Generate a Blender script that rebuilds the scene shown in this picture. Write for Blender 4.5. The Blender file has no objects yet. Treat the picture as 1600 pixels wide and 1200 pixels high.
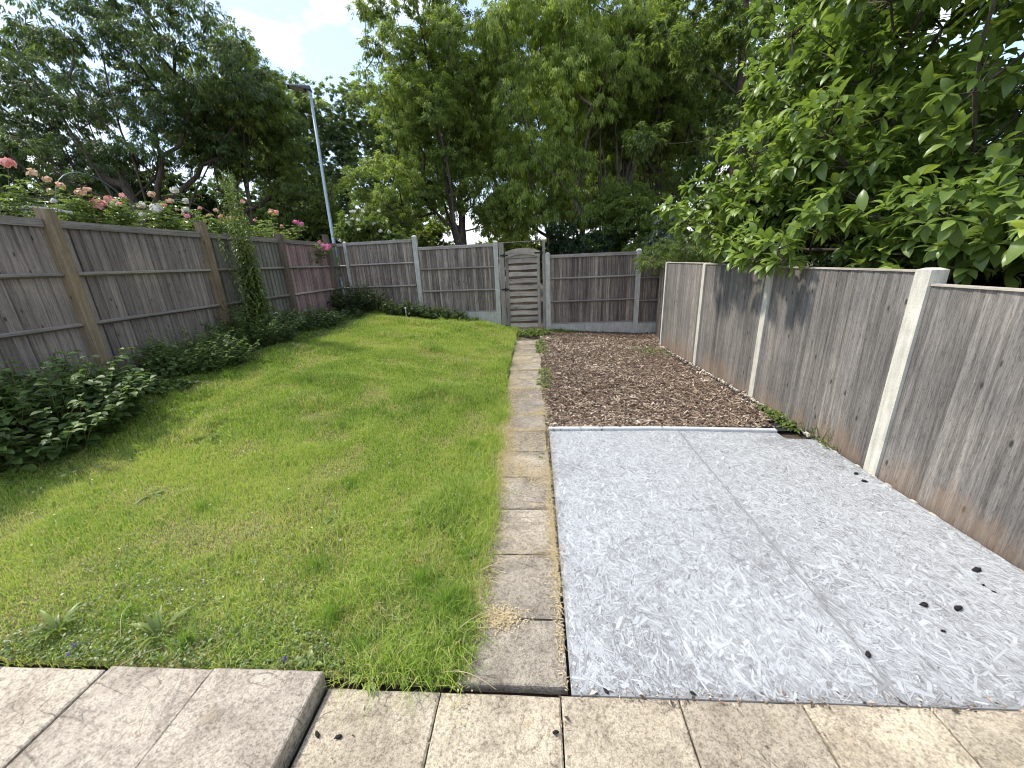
import bpy, math, random
import numpy as np
from mathutils import Vector, Matrix

S = bpy.context.scene
# ------------------------------------------------------------------ camera
cam_d = bpy.data.cameras.new('camera'); cam = bpy.data.objects.new('camera', cam_d)
S.collection.objects.link(cam); S.camera = cam
cam_d.sensor_width = 36.0; cam_d.lens = 599.94 / 1600 * 36.0
cam_d.clip_start = 0.05; cam_d.clip_end = 2000
RT = Vector((0.99742606, 0.05827668, -0.04177412)); DN = Vector((-0.02196235, -0.3062958, -0.951683)); FW = Vector((-0.06825616, 0.95015089, -0.30422752))
M = Matrix((( RT.x, -DN.x, -FW.x, 0), (RT.y, -DN.y, -FW.y, 0), (RT.z, -DN.z, -FW.z, 1.6), (0, 0, 0, 1)))
cam.matrix_world = M

# ------------------------------------------------------------------ light
SUN_EL, SUN_AZ = math.radians(56), math.radians(-78)      # azimuth from +Y, negative = to the left
sd = Vector((math.sin(SUN_AZ) * math.cos(SUN_EL), math.cos(SUN_AZ) * math.cos(SUN_EL), math.sin(SUN_EL)))
sl = bpy.data.lights.new('sun', 'SUN'); sl.energy = 2.45; sl.angle = math.radians(4.5); sl.color = (1.0, 0.94, 0.84)
so = bpy.data.objects.new('sun', sl); S.collection.objects.link(so)
so.rotation_euler = (-sd).to_track_quat('-Z', 'Y').to_euler()
W = bpy.data.worlds.new('World'); S.world = W; W.use_nodes = True
nt = W.node_tree; nt.nodes.clear()
def N(nt, t, **k):
    n = nt.nodes.new(t)
    for a, b in k.items(): setattr(n, a, b)
    return n
out = N(nt, 'ShaderNodeOutputWorld'); bg = N(nt, 'ShaderNodeBackground'); bg.inputs[1].default_value = 0.15
sky = N(nt, 'ShaderNodeTexSky', sky_type='NISHITA', sun_disc=False, sun_elevation=SUN_EL, sun_rotation=SUN_AZ, air_density=1.0, dust_density=0.8, ozone_density=2.5)
tc = N(nt, 'ShaderNodeTexCoord'); mp = N(nt, 'ShaderNodeMapping'); mp.inputs['Scale'].default_value = (1, 1, 2.2); mp.inputs['Location'].default_value = (5.2, 1.1, 2.4)
ns = N(nt, 'ShaderNodeTexNoise'); ns.inputs['Scale'].default_value = 2.3; ns.inputs['Detail'].default_value = 9; ns.inputs['Roughness'].default_value = 0.6
rp = N(nt, 'ShaderNodeValToRGB'); rp.color_ramp.elements[0].position = 0.51; rp.color_ramp.elements[1].position = 0.63
sx = N(nt, 'ShaderNodeSeparateXYZ'); hz = N(nt, 'ShaderNodeMapRange'); hz.inputs[1].default_value = 0.0; hz.inputs[2].default_value = 0.2; hz.inputs[3].default_value = 1.0; hz.inputs[4].default_value = 0.2
ad = N(nt, 'ShaderNodeMath', operation='ADD', use_clamp=True)
mx = N(nt, 'ShaderNodeMix', data_type='RGBA'); mx.inputs['B'].default_value = (5.2, 5.45, 5.8, 1)
L = nt.links.new
L(tc.outputs['Generated'], mp.inputs[0]); L(mp.outputs[0], ns.inputs['Vector']); L(ns.outputs['Fac'], rp.inputs[0])
L(tc.outputs['Generated'], sx.inputs[0]); L(sx.outputs['Z'], hz.inputs[0]); L(rp.outputs[0], ad.inputs[0]); L(hz.outputs[0], ad.inputs[1])
L(ad.outputs[0], mx.inputs['Factor']); L(sky.outputs[0], mx.inputs['A']); L(mx.outputs['Result'], bg.inputs[0]); L(bg.outputs[0], out.inputs[0])
S.view_settings.view_transform = 'Standard'; S.view_settings.look = 'None'; S.view_settings.gamma = 1; S.view_settings.use_curve_mapping = False
S.view_settings.exposure = 1.05
S.render.engine = 'CYCLES'
S.cycles.filter_width = 1.05; S.cycles.max_bounces = 8; S.cycles.transparent_max_bounces = 4

# ------------------------------------------------------------------ helpers
rng = np.random.default_rng(7); random.seed(7)
COL = S.collection

def link_mesh(name, V, F4=None, F3=None, tone=None, mat=None, parent=None, smooth=False):
    V = np.asarray(V, dtype=np.float32).reshape(-1, 3)
    me = bpy.data.meshes.new(name)
    me.vertices.add(len(V)); me.vertices.foreach_set('co', V.ravel())
    idx = []; starts = []; n = 0
    if F4 is not None and len(F4):
        F4 = np.asarray(F4, dtype=np.int32); idx.append(F4.ravel()); starts.append(np.arange(len(F4)) * 4); n = F4.size
    if F3 is not None and len(F3):
        F3 = np.asarray(F3, dtype=np.int32); idx.append(F3.ravel()); starts.append(n + np.arange(len(F3)) * 3)
    idx = np.concatenate(idx); starts = np.concatenate(starts).astype(np.int32)
    me.loops.add(len(idx)); me.loops.foreach_set('vertex_index', idx)
    me.polygons.add(len(starts)); me.polygons.foreach_set('loop_start', starts)
    me.update(calc_edges=True)
    me.polygons.foreach_set('use_smooth', np.full(len(starts), bool(smooth)))
    if tone is not None:
        a = me.attributes.new('tone', 'FLOAT', 'POINT'); a.data.foreach_set('value', np.asarray(tone, dtype=np.float32))
    if mat: me.materials.append(mat)
    me.validate()
    o = bpy.data.objects.new(name, me); COL.objects.link(o)
    if parent: o.parent = parent; o.matrix_parent_inverse = parent.matrix_world.inverted()
    return o

class MB:
    "collects convex pieces into one mesh"
    def __init__(s): s.V = []; s.F4 = []; s.F3 = []; s.T = []; s.n = 0
    def add(s, V, F4=(), F3=(), tone=0.5):
        V = np.asarray(V, float); s.V.append(V); s.T.append(np.full(len(V), tone) if np.isscalar(tone) else np.asarray(tone))
        s.F4 += [[i + s.n for i in f] for f in F4]; s.F3 += [[i + s.n for i in f] for f in F3]; s.n += len(V)
    def hexa(s, P, tone=0.5):   # 8 points: bottom 4 ccw, top 4
        s.add(P, [(3, 2, 1, 0), (4, 5, 6, 7), (0, 1, 5, 4), (1, 2, 6, 5), (2, 3, 7, 6), (3, 0, 4, 7)], tone=tone)
    def box(s, x0, x1, y0, y1, z0, z1, tone=0.5, b=0.0):
        if b:
            s.add([(x0, y0, z0), (x1, y0, z0), (x1, y1, z0), (x0, y1, z0), (x0, y0, z1 - b), (x1, y0, z1 - b), (x1, y1, z1 - b), (x0, y1, z1 - b),
                   (x0 + b, y0 + b, z1), (x1 - b, y0 + b, z1), (x1 - b, y1 - b, z1), (x0 + b, y1 - b, z1)],
                  [(3, 2, 1, 0), (8, 9, 10, 11), (0, 1, 5, 4), (1, 2, 6, 5), (2, 3, 7, 6), (3, 0, 4, 7), (4, 5, 9, 8), (5, 6, 10, 9), (6, 7, 11, 10), (7, 4, 8, 11)], tone=tone)
        else:
            s.hexa([(x0, y0, z0), (x1, y0, z0), (x1, y1, z0), (x0, y1, z0), (x0, y0, z1), (x1, y0, z1), (x1, y1, z1), (x0, y1, z1)], tone)
    def obox(s, p, d, n, a0, a1, b0, b1, z0, z1, tone=0.5):   # box in frame p + a*d + b*n
        p, d, n = (np.array(q, float) for q in (p, d, n)); q = lambda a, b, z: p + a * d + b * n + np.array([0, 0, z])
        s.hexa([q(a0, b0, z0), q(a1, b0, z0), q(a1, b1, z0), q(a0, b1, z0), q(a0, b0, z1), q(a1, b0, z1), q(a1, b1, z1), q(a0, b1, z1)], tone)
    def tube(s, pts, rad, k=6, tone=0.5, cap=False):
        pts = np.asarray(pts, float); n = len(pts)
        rad = np.full(n, rad) if np.isscalar(rad) else np.asarray(rad, float)
        t = np.gradient(pts, axis=0); t /= np.linalg.norm(t, axis=1)[:, None] + 1e-9
        ref = np.array([0, 0, 1.]) if abs(t[0][2]) < 0.9 else np.array([1., 0, 0])
        u = np.cross(t[0], ref); u /= np.linalg.norm(u); V = []
        for i in range(n):
            u = u - t[i] * (u @ t[i]); u /= np.linalg.norm(u) + 1e-9; w = np.cross(t[i], u)
            a = np.arange(k) * 2 * np.pi / k
            V.append(pts[i] + rad[i] * (np.cos(a)[:, None] * u + np.sin(a)[:, None] * w))
        F = [(i * k + j, i * k + (j + 1) % k, (i + 1) * k + (j + 1) % k, (i + 1) * k + j) for i in range(n - 1) for j in range(k)]
        V = np.concatenate(V); F3 = []
        if cap:
            V = np.concatenate([V, pts[-1:] + t[-1] * rad[-1] * 0.3]); m = len(V) - 1
            F3 = [((n - 1) * k + j, (n - 1) * k + (j + 1) % k, m) for j in range(k)]
        s.add(V, F, F3, tone)
    def build(s, name, mat, parent=None, smooth=False):
        return link_mesh(name, np.concatenate(s.V), s.F4, s.F3, np.concatenate(s.T), mat, parent, smooth)

def tag(o, label=None, cat=None, group=None, kind=None):
    if label: o['label'] = label
    if cat: o['category'] = cat
    if group: o['group'] = group
    if kind: o['kind'] = kind
    return o
def thing(name, label, cat, loc=(0, 0, 0), group=None):
    o = bpy.data.objects.new(name, None); COL.objects.link(o); o.location = loc; o.empty_display_size = 0.1
    o.matrix_world = Matrix.Translation(loc)
    return tag(o, label, cat, group)

def hash2(ix, iy, seed):
    h = (ix.astype(np.int64) * 374761393 + iy.astype(np.int64) * 668265263 + seed * 974634777) & 0x7fffffff
    h = ((h ^ (h >> 13)) * 1274126177) & 0x7fffffff
    return ((h ^ (h >> 16)) & 0xffff) / 65535.0
def vnoise(x, y, seed=0):
    x = np.asarray(x, float); y = np.asarray(y, float)
    ix = np.floor(x); iy = np.floor(y); fx = x - ix; fy = y - iy
    fx = fx * fx * (3 - 2 * fx); fy = fy * fy * (3 - 2 * fy)
    a = hash2(ix, iy, seed); b = hash2(ix + 1, iy, seed); c = hash2(ix, iy + 1, seed); d = hash2(ix + 1, iy + 1, seed)
    return (a * (1 - fx) + b * fx) * (1 - fy) + (c * (1 - fx) + d * fx) * fy
def fbm(x, y, seed=0, o=4):
    s = 0; a = 0.5
    for i in range(o): s = s + a * vnoise(x * 2 ** i, y * 2 ** i, seed + i); a /= 2
    return s / (1 - 0.5 ** o)

def ss(a, b, x):
    t = np.clip((x - a) / (b - a), 0, 1); return t * t * (3 - 2 * t)
def G(x, y):
    "height of the soil"
    x = np.asarray(x, float); y = np.asarray(y, float)
    u = np.clip((-x - 0.42) / 4.4, 0, 1); A = 0.10 + 0.44 * ss(1.0, 4.5, y) + 0.10 * ss(5, 10, y)
    p = 0.95 - 0.3 * ss(2, 8, y)
    g = A * np.maximum(u, 1e-6) ** p
    r = np.clip((x - 0.1) / 2.2, 0, 1) * -0.15 * ss(3.4, 9, y)
    m = 0.03 * (fbm(x * 1.3 + 9, y * 1.3, 3) - 0.5) * ss(0.5, 1.2, -x) * ss(1.05, 2.0, y)
    return g + r + m

# ------------------------------------------------------------------ materials
def newmat(name):
    m = bpy.data.materials.new(name); m.use_nodes = True; nt = m.node_tree; nt.nodes.clear()
    o = N(nt, 'ShaderNodeOutputMaterial'); b = N(nt, 'ShaderNodeBsdfPrincipled'); nt.links.new(b.outputs[0], o.inputs[0])
    return m, nt, b, o
def ramp(nt, fac, stops, interp='LINEAR'):
    r = N(nt, 'ShaderNodeValToRGB'); r.color_ramp.interpolation = interp
    e = r.color_ramp.elements
    while len(e) < len(stops): e.new(0.5)
    for i, (p, c) in enumerate(stops): e[i].position = p; e[i].color = (*c, 1) if len(c) == 3 else c
    nt.links.new(fac, r.inputs[0]); return r
def noise(nt, vec, scale, detail=4, rough=0.55, dist=0.0):
    n = N(nt, 'ShaderNodeTexNoise'); n.inputs['Scale'].default_value = scale; n.inputs['Detail'].default_value = detail
    n.inputs['Roughness'].default_value = rough; n.inputs['Distortion'].default_value = dist
    if vec is not None: nt.links.new(vec, n.inputs['Vector'])
    return n
def mapping(nt, vec, scale=(1, 1, 1), loc=(0, 0, 0), rot=(0, 0, 0)):
    m = N(nt, 'ShaderNodeMapping'); m.inputs['Scale'].default_value = scale; m.inputs['Location'].default_value = loc; m.inputs['Rotation'].default_value = rot
    nt.links.new(vec, m.inputs[0]); return m.outputs[0]
def mixc(nt, a, b, fac, mode='MIX'):
    m = N(nt, 'ShaderNodeMix', data_type='RGBA', blend_type=mode)
    for s_, v in (('A', a), ('B', b), ('Factor', fac)):
        if isinstance(v, (int, float)): m.inputs[s_].default_value = v
        elif isinstance(v, tuple): m.inputs[s_].default_value = (*v, 1)
        else: nt.links.new(v, m.inputs[s_])
    return m.outputs['Result']
def math_(nt, op, a, b=None, clamp=False):
    m = N(nt, 'ShaderNodeMath', operation=op, use_clamp=clamp)
    for i, v in enumerate((a, b)):
        if v is None: continue
        if isinstance(v, (int, float)): m.inputs[i].default_value = v
        else: nt.links.new(v, m.inputs[i])
    return m.outputs[0]
def bump(nt, b, h, strength=0.4, dist=0.01):
    n = N(nt, 'ShaderNodeBump'); n.inputs['Strength'].default_value = strength; n.inputs['Distance'].default_value = dist
    nt.links.new(h, n.inputs['Height']); nt.links.new(n.outputs[0], b.inputs['Normal'])
def attr(nt, name='tone'):
    a = N(nt, 'ShaderNodeAttribute'); a.attribute_name = name; return a.outputs['Fac']
def pos(nt): return N(nt, 'ShaderNodeNewGeometry').outputs['Position']

def wood(name, dark, mid, light, knots=True, stain=None, axis='z', contrast=1.0, flecks=0.6):
    m, nt, b, o = newmat(name); P = pos(nt); t = attr(nt)
    # each board samples its own piece of timber: offset by its tone
    cx = N(nt, 'ShaderNodeCombineXYZ'); nt.links.new(math_(nt, 'MULTIPLY', t, 37.0), cx.inputs[0]); nt.links.new(math_(nt, 'MULTIPLY', t, 23.0), cx.inputs[2])
    va = N(nt, 'ShaderNodeVectorMath', operation='ADD'); nt.links.new(P, va.inputs[0]); nt.links.new(cx.outputs[0], va.inputs[1]); Q = va.outputs[0]
    sc = {'z': (70, 70, 2.2), 'x': (2.2, 70, 70), 'y': (70, 2.2, 70)}[axis]; sc2 = tuple(v / 5 for v in sc)
    n1 = noise(nt, mapping(nt, Q, tuple(v * 1.9 for v in sc)), 1, 6, 0.75, 0.5); fl = noise(nt, mapping(nt, Q, tuple(v ** 0.5 * 14 for v in sc)), 1, 3, 0.8); n2 = noise(nt, mapping(nt, Q, sc2), 1, 4, 0.6, 1.2); n3 = noise(nt, P, 2.2, 3)
    f = math_(nt, 'ADD', math_(nt, 'MULTIPLY', n1.outputs[0], 0.55), math_(nt, 'MULTIPLY', n2.outputs[0], 0.45))
    w = 0.13 / contrast
    c = ramp(nt, f, [(0.5 - w, dark), (0.5, mid), (0.5 + w, light)]).outputs[0]
    tr = ramp(nt, t, [(0, (0.62, 0.60, 0.60)), (0.5, (0.95, 0.94, 0.94)), (1, (1.28, 1.24, 1.2))]).outputs[0]
    c = mixc(nt, c, tr, 1.0, 'MULTIPLY')
    c = mixc(nt, c, ramp(nt, fl.outputs[0], [(0.34, (0.55, 0.54, 0.53)), (0.46, (1, 1, 1)), (0.6, (1, 1, 1)), (0.72, (1.5, 1.48, 1.45))]).outputs[0], flecks, 'MULTIPLY')
    c = mixc(nt, c, ramp(nt, n3.outputs[0], [(0.3, (0.72, 0.72, 0.74)), (0.7, (1.2, 1.18, 1.15))]).outputs[0], 0.8, 'MULTIPLY')
    if knots:
        v = N(nt, 'ShaderNodeTexVoronoi'); v.inputs['Scale'].default_value = 1; nt.links.new(mapping(nt, Q, (11, 11, 4.2) if axis == 'z' else (4.2, 11, 11)), v.inputs['Vector'])
        k = ramp(nt, v.outputs['Distance'], [(0.0, (1, 1, 1)), (0.07, (0.9, 0.9, 0.9)), (0.11, (0.15, 0.15, 0.15)), (0.16, (0, 0, 0))]).outputs[0]
        c = mixc(nt, c, tuple(v_ * 0.35 for v_ in dark), k)
    if stain:
        sx = N(nt, 'ShaderNodeSeparateXYZ'); nt.links.new(P, sx.inputs[0])
        h = math_(nt, 'ADD', sx.outputs['Z'], math_(nt, 'MULTIPLY', math_(nt, 'SUBTRACT', noise(nt, mapping(nt, P, (3, 3.2, 1.2)), 1, 5, 0.7).outputs[0], 0.5), -1.1))
        k = ramp(nt, h, [(0.0, (0.9, 0.9, 0.9)), (0.10, (0.45, 0.45, 0.45)), (0.2, (0, 0, 0))]).outputs[0]
        c = mixc(nt, c, stain, math_(nt, 'MULTIPLY', k, 0.42))
    nt.links.new(c, b.inputs['Base Color']); b.inputs['Roughness'].default_value = 0.85
    bump(nt, b, f, 0.5, 0.004); return m

m_left = wood('weathered_fence_wood', (0.12, 0.10, 0.088), (0.255, 0.22, 0.195), (0.37, 0.325, 0.29), contrast=1.15)
m_leftg = wood('greenish_fence_wood', (0.10, 0.10, 0.085), (0.21, 0.205, 0.175), (0.30, 0.29, 0.25))
m_leftp = wood('pinkish_fence_wood', (0.17, 0.11, 0.105), (0.32, 0.225, 0.215), (0.42, 0.315, 0.30))
m_back = wood('dark_fence_wood', (0.08, 0.065, 0.053), (0.215, 0.18, 0.15), (0.43, 0.375, 0.325), contrast=1.3)
m_right = wood('right_fence_wood', (0.08, 0.074, 0.067), (0.175, 0.162, 0.146), (0.30, 0.28, 0.255), stain=(0.25, 0.155, 0.085), contrast=1.1, flecks=1.0)
m_post = wood('wood_post', (0.13, 0.10, 0.06), (0.25, 0.195, 0.125), (0.36, 0.285, 0.19))
m_postd = wood('dark_wood_post', (0.08, 0.06, 0.045), (0.15, 0.115, 0.085), (0.22, 0.17, 0.13))
m_rail = wood('rail_wood', (0.15, 0.13, 0.11), (0.29, 0.26, 0.23), (0.42, 0.385, 0.345), knots=False, axis='y')
m_railx = wood('rail_wood_x', (0.17, 0.15, 0.13), (0.34, 0.305, 0.27), (0.48, 0.44, 0.40), knots=False, axis='x')
m_gate = wood('gate_wood', (0.17, 0.14, 0.115), (0.37, 0.33, 0.275), (0.52, 0.475, 0.41), knots=True, axis='x')
m_gateb = wood('gate_back_slat_wood', (0.06, 0.038, 0.025), (0.14, 0.095, 0.065), (0.24, 0.175, 0.13), knots=False, axis='x')
m_gatez = wood('gate_post_wood', (0.15, 0.12, 0.10), (0.30, 0.265, 0.225), (0.42, 0.38, 0.33))
m_cap = wood('cap_wood', (0.30, 0.27, 0.22), (0.46, 0.42, 0.35), (0.58, 0.54, 0.46), knots=False, axis='y')

def concrete(name, c0, c1, spots=0.35):
    m, nt, b, o = newmat(name); P = pos(nt)
    n = noise(nt, P, 9, 6, 0.6); n2 = noise(nt, P, 160, 3, 0.7); n3 = noise(nt, mapping(nt, P, (30, 30, 3)), 1, 4)
    c = ramp(nt, n.outputs[0], [(0.3, c0), (0.7, c1)]).outputs[0]
    c = mixc(nt, c, ramp(nt, n2.outputs[0], [(0.36, (0.45, 0.44, 0.42)), (0.5, (1, 1, 1))]).outputs[0], spots, 'MULTIPLY')
    c = mixc(nt, c, ramp(nt, n3.outputs[0], [(0.35, (0.6, 0.6, 0.58)), (0.6, (1, 1, 1))]).outputs[0], 0.6, 'MULTIPLY')
    nt.links.new(c, b.inputs['Base Color']); b.inputs['Roughness'].default_value = 0.9; bump(nt, b, n2.outputs[0], 0.35, 0.003); return m
m_conc = concrete('grey_concrete', (0.46, 0.445, 0.40), (0.62, 0.60, 0.54), 0.75)
m_concw = concrete('cream_concrete', (0.55, 0.52, 0.43), (0.68, 0.65, 0.565), 0.4)

def slabmat(name, lo, mid, hi, lichen, sp=0.6):
    m, nt, b, o = newmat(name); P = pos(nt); t = attr(nt)
    cx = N(nt, 'ShaderNodeCombineXYZ'); nt.links.new(math_(nt, 'MULTIPLY', t, 19.0), cx.inputs[0]); nt.links.new(math_(nt, 'MULTIPLY', t, 31.0), cx.inputs[1])
    va = N(nt, 'ShaderNodeVectorMath', operation='ADD'); nt.links.new(P, va.inputs[0]); nt.links.new(cx.outputs[0], va.inputs[1]); Q = va.outputs[0]
    big = noise(nt, Q, 3.2, 6, 0.6, 0.9); fine = noise(nt, P, 170, 3, 0.8); med = noise(nt, Q, 60, 6, 0.75); big2 = noise(nt, Q, 5.5, 7, 0.7, 0.5)
    # riven folds: thin dark creases along contours of a large noise
    w = math_(nt, 'ABSOLUTE', math_(nt, 'SUBTRACT', math_(nt, 'FRACT', math_(nt, 'MULTIPLY', noise(nt, mapping(nt, Q, (1.0, 1.7, 1), rot=(0, 0, 0.5)), 1.9, 4, 0.5, 0.8).outputs[0], 6.0)), 0.5))
    crease = ramp(nt, w, [(0.0, (1, 1, 1)), (0.03, (0.5, 0.5, 0.5)), (0.09, (0, 0, 0))]).outputs[0]
    brk = ramp(nt, noise(nt, Q, 5, 3).outputs[0], [(0.45, (0, 0, 0)), (0.6, (1, 1, 1))]).outputs[0]
    crease = mixc(nt, (0, 0, 0), crease, brk)
    c = ramp(nt, big.outputs[0], [(0.3, lo), (0.48, mid), (0.68, hi)]).outputs[0]
    c = mixc(nt, c, ramp(nt, t, [(0, (0.84, 0.83, 0.83)), (1, (1.12, 1.10, 1.06))]).outputs[0], 1.0, 'MULTIPLY')
    c = mixc(nt, c, ramp(nt, fine.outputs[0], [(0.38, (0.32, 0.29, 0.26)), (0.52, (1, 1, 1)), (0.66, (1.15, 1.15, 1.12))]).outputs[0], sp, 'MULTIPLY')
    c = mixc(nt, c, ramp(nt, med.outputs[0], [(0.38, (0.42, 0.39, 0.36)), (0.52, (1, 1, 1))]).outputs[0], 0.8, 'MULTIPLY')
    c = mixc(nt, c, ramp(nt, big2.outputs[0], [(0.34, (0.55, 0.53, 0.51)), (0.52, (1, 1, 1)), (0.7, (1.12, 1.11, 1.08))]).outputs[0], 0.8, 'MULTIPLY')
    c = mixc(nt, c, (0.15, 0.12, 0.095), mixc(nt, (0, 0, 0), crease, 0.42))
    c = mixc(nt, c, lichen, ramp(nt, noise(nt, P, 7, 5, 0.7).outputs[0], [(0.62, (0, 0, 0)), (0.72, (0.6, 0.6, 0.6))]).outputs[0])
    nt.links.new(c, b.inputs['Base Color']); b.inputs['Roughness'].default_value = 0.88
    h = math_(nt, 'ADD', math_(nt, 'MULTIPLY', big.outputs[0], 2.2), math_(nt, 'ADD', math_(nt, 'MULTIPLY', med.outputs[0], 0.35), math_(nt, 'MULTIPLY', crease, -0.6)))
    h = math_(nt, 'ADD', h, math_(nt, 'MULTIPLY', fine.outputs[0], 0.10))
    bump(nt, b, h, 0.8, 0.012); return m
m_patio = slabmat('patio_stone', (0.38, 0.325, 0.245), (0.51, 0.445, 0.34), (0.60, 0.53, 0.41), (0.34, 0.25, 0.14))
m_raised = slabmat('raised_patio_stone', (0.36, 0.31, 0.25), (0.48, 0.425, 0.35), (0.57, 0.51, 0.425), (0.34, 0.27, 0.18))
m_path = slabmat('path_stone', (0.22, 0.195, 0.155), (0.35, 0.31, 0.25), (0.47, 0.42, 0.34), (0.46, 0.36, 0.20), 0.75)

def soilmat(name, c0, c1, sc=30):
    m, nt, b, o = newmat(name); P = pos(nt); n = noise(nt, P, sc, 6, 0.7); n2 = noise(nt, P, 1.5, 3)
    c = ramp(nt, n.outputs[0], [(0.3, c0), (0.7, c1)]).outputs[0]
    c = mixc(nt, c, ramp(nt, n2.outputs[0], [(0.3, (0.7, 0.7, 0.7)), (0.7, (1.2, 1.2, 1.2))]).outputs[0], 1.0, 'MULTIPLY')
    nt.links.new(c, b.inputs['Base Color']); b.inputs['Roughness'].default_value = 1; bump(nt, b, n.outputs[0], 0.8, 0.02); return m
m_soil = soilmat('soil', (0.045, 0.032, 0.022), (0.11, 0.08, 0.055))
m_turf = soilmat('turf_thatch', (0.09, 0.09, 0.03), (0.27, 0.25, 0.10), 60)
m_membrane = soilmat('weed_membrane', (0.012, 0.012, 0.014), (0.035, 0.035, 0.038), 90)
m_sand = soilmat('pale_mortar', (0.40, 0.36, 0.29), (0.62, 0.58, 0.50), 50)

def tonemat(name, stops, rough=0.7, trans=0.0, tcol=None, spec=0.3):
    m, nt, b, o = newmat(name); t = attr(nt)
    c = ramp(nt, t, stops).outputs[0]; nt.links.new(c, b.inputs['Base Color']); b.inputs['Roughness'].default_value = rough
    b.inputs['Specular IOR Level'].default_value = spec
    if trans:
        tr = N(nt, 'ShaderNodeBsdfTranslucent'); nt.links.new(mixc(nt, c, tcol, 1.0, 'MULTIPLY'), tr.inputs[0])
        ms = N(nt, 'ShaderNodeMixShader'); ms.inputs[0].default_value = trans
        nt.links.new(b.outputs[0], ms.inputs[1]); nt.links.new(tr.outputs[0], ms.inputs[2]); nt.links.new(ms.outputs[0], o.inputs[0])
    return m
TC = (1.55, 1.6, 0.95)
m_grass = tonemat('grass_blades', [(0, (0.08, 0.15, 0.025)), (0.35, (0.21, 0.34, 0.05)), (0.7, (0.42, 0.51, 0.105)), (0.84, (0.52, 0.51, 0.16)), (0.92, (0.52, 0.43, 0.23)), (1, (0.66, 0.56, 0.36))], 0.45, 0.4, (1.4, 1.45, 0.9))
m_straw = tonemat('dry_straw', [(0, (0.34, 0.26, 0.13)), (1, (0.70, 0.58, 0.36))], 0.7, 0.2, (1, 1, 1))
m_chip = tonemat('bark_chips', [(0, (0.045, 0.03, 0.022)), (0.4, (0.12, 0.08, 0.055)), (0.7, (0.28, 0.205, 0.145)), (0.9, (0.52, 0.42, 0.315)), (1, (0.70, 0.60, 0.48))], 0.9)
m_flake = tonemat('painted_board_flakes', [(0, (0.07, 0.068, 0.065)), (0.14, (0.20, 0.20, 0.20)), (0.3, (0.32, 0.33, 0.335)), (0.7, (0.415, 0.43, 0.44)), (1, (0.485, 0.505, 0.515))], 0.6)
def leafmat(name, d, l, tr=0.35, rough=0.45, tc_=TC): return tonemat(name, [(0, d), (0.8, l), (1, tuple(v * k for v, k in zip(l, (1.4, 1.25, 1.1))))], rough, tr, tc_, 0.4)
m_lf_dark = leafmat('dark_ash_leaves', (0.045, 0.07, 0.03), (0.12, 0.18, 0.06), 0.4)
m_lf_mid = leafmat('mid_green_leaves', (0.085, 0.125, 0.035), (0.26, 0.33, 0.085), 0.48)
m_lf_bright = leafmat('bright_feathery_leaves', (0.12, 0.17, 0.04), (0.34, 0.42, 0.10), 0.5)
m_lf_pop = leafmat('poplar_leaves', (0.10, 0.14, 0.07), (0.25, 0.32, 0.14), 0.45)
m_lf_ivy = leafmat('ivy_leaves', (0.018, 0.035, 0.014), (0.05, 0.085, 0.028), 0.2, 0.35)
m_lf_big = leafmat('large_glossy_leaves', (0.07, 0.12, 0.03), (0.22, 0.305, 0.07), 0.34, 0.36)
m_lf_bed = leafmat('bed_plant_leaves', (0.045, 0.08, 0.025), (0.13, 0.20, 0.055), 0.32, 0.5)
m_lf_rose = leafmat('rose_leaves', (0.05, 0.085, 0.025), (0.17, 0.23, 0.06), 0.35, 0.4)
m_lf_con = leafmat('blue_green_needles', (0.03, 0.05, 0.035), (0.075, 0.11, 0.07), 0.1)
m_pink = tonemat('pink_petals', [(0, (0.78, 0.32, 0.28)), (1, (0.94, 0.62, 0.54))], 0.6, 0.3, (1.1, 1, 1))
m_mag = tonemat('magenta_petals', [(0, (0.55, 0.13, 0.30)), (1, (0.86, 0.42, 0.58))], 0.6, 0.3, (1.1, 1, 1))
m_white = tonemat('white_petals', [(0, (0.62, 0.60, 0.50)), (1, (0.85, 0.84, 0.78))], 0.6, 0.3, (1, 1, 1))
m_peach = tonemat('peach_petals', [(0, (0.62, 0.36, 0.22)), (1, (0.85, 0.66, 0.48))], 0.6, 0.3, (1, 1, 1))
m_purple = tonemat('purple_petals', [(0, (0.09, 0.06, 0.20)), (1, (0.28, 0.20, 0.45))], 0.7)
def barkmat(name, c0, c1):
    m, nt, b, o = newmat(name); P = pos(nt); n = noise(nt, mapping(nt, P, (14, 14, 3)), 1, 6, 0.7)
    nt.links.new(ramp(nt, n.outputs[0], [(0.35, c0), (0.65, c1)]).outputs[0], b.inputs['Base Color']); b.inputs['Roughness'].default_value = 0.95
    bump(nt, b, n.outputs[0], 0.9, 0.03); return m
m_bark = barkmat('tree_bark', (0.035, 0.027, 0.02), (0.12, 0.095, 0.07))
m_barkl = barkmat('pale_tree_bark', (0.08, 0.065, 0.05), (0.20, 0.17, 0.13))
m_stem = tonemat('green_stems', [(0, (0.09, 0.07, 0.03)), (1, (0.16, 0.20, 0.06))], 0.6)
def plain(name, c, rough=0.6, metal=0.0):
    m, nt, b, o = newmat(name); P = pos(nt); n = noise(nt, P, 12, 5, 0.6)
    nt.links.new(ramp(nt, n.outputs[0], [(0.3, tuple(v * 0.85 for v in c)), (0.7, tuple(min(1, v * 1.1) for v in c))]).outputs[0], b.inputs['Base Color'])
    b.inputs['Roughness'].default_value = rough; b.inputs['Metallic'].default_value = metal; return m
m_galv = plain('painted_pole_metal', (0.42, 0.50, 0.56), 0.45, 0.3); m_lamp = plain('dark_lamp_metal', (0.06, 0.06, 0.065), 0.5); m_lens = plain('lamp_lens', (0.5, 0.5, 0.48), 0.2)
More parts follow.
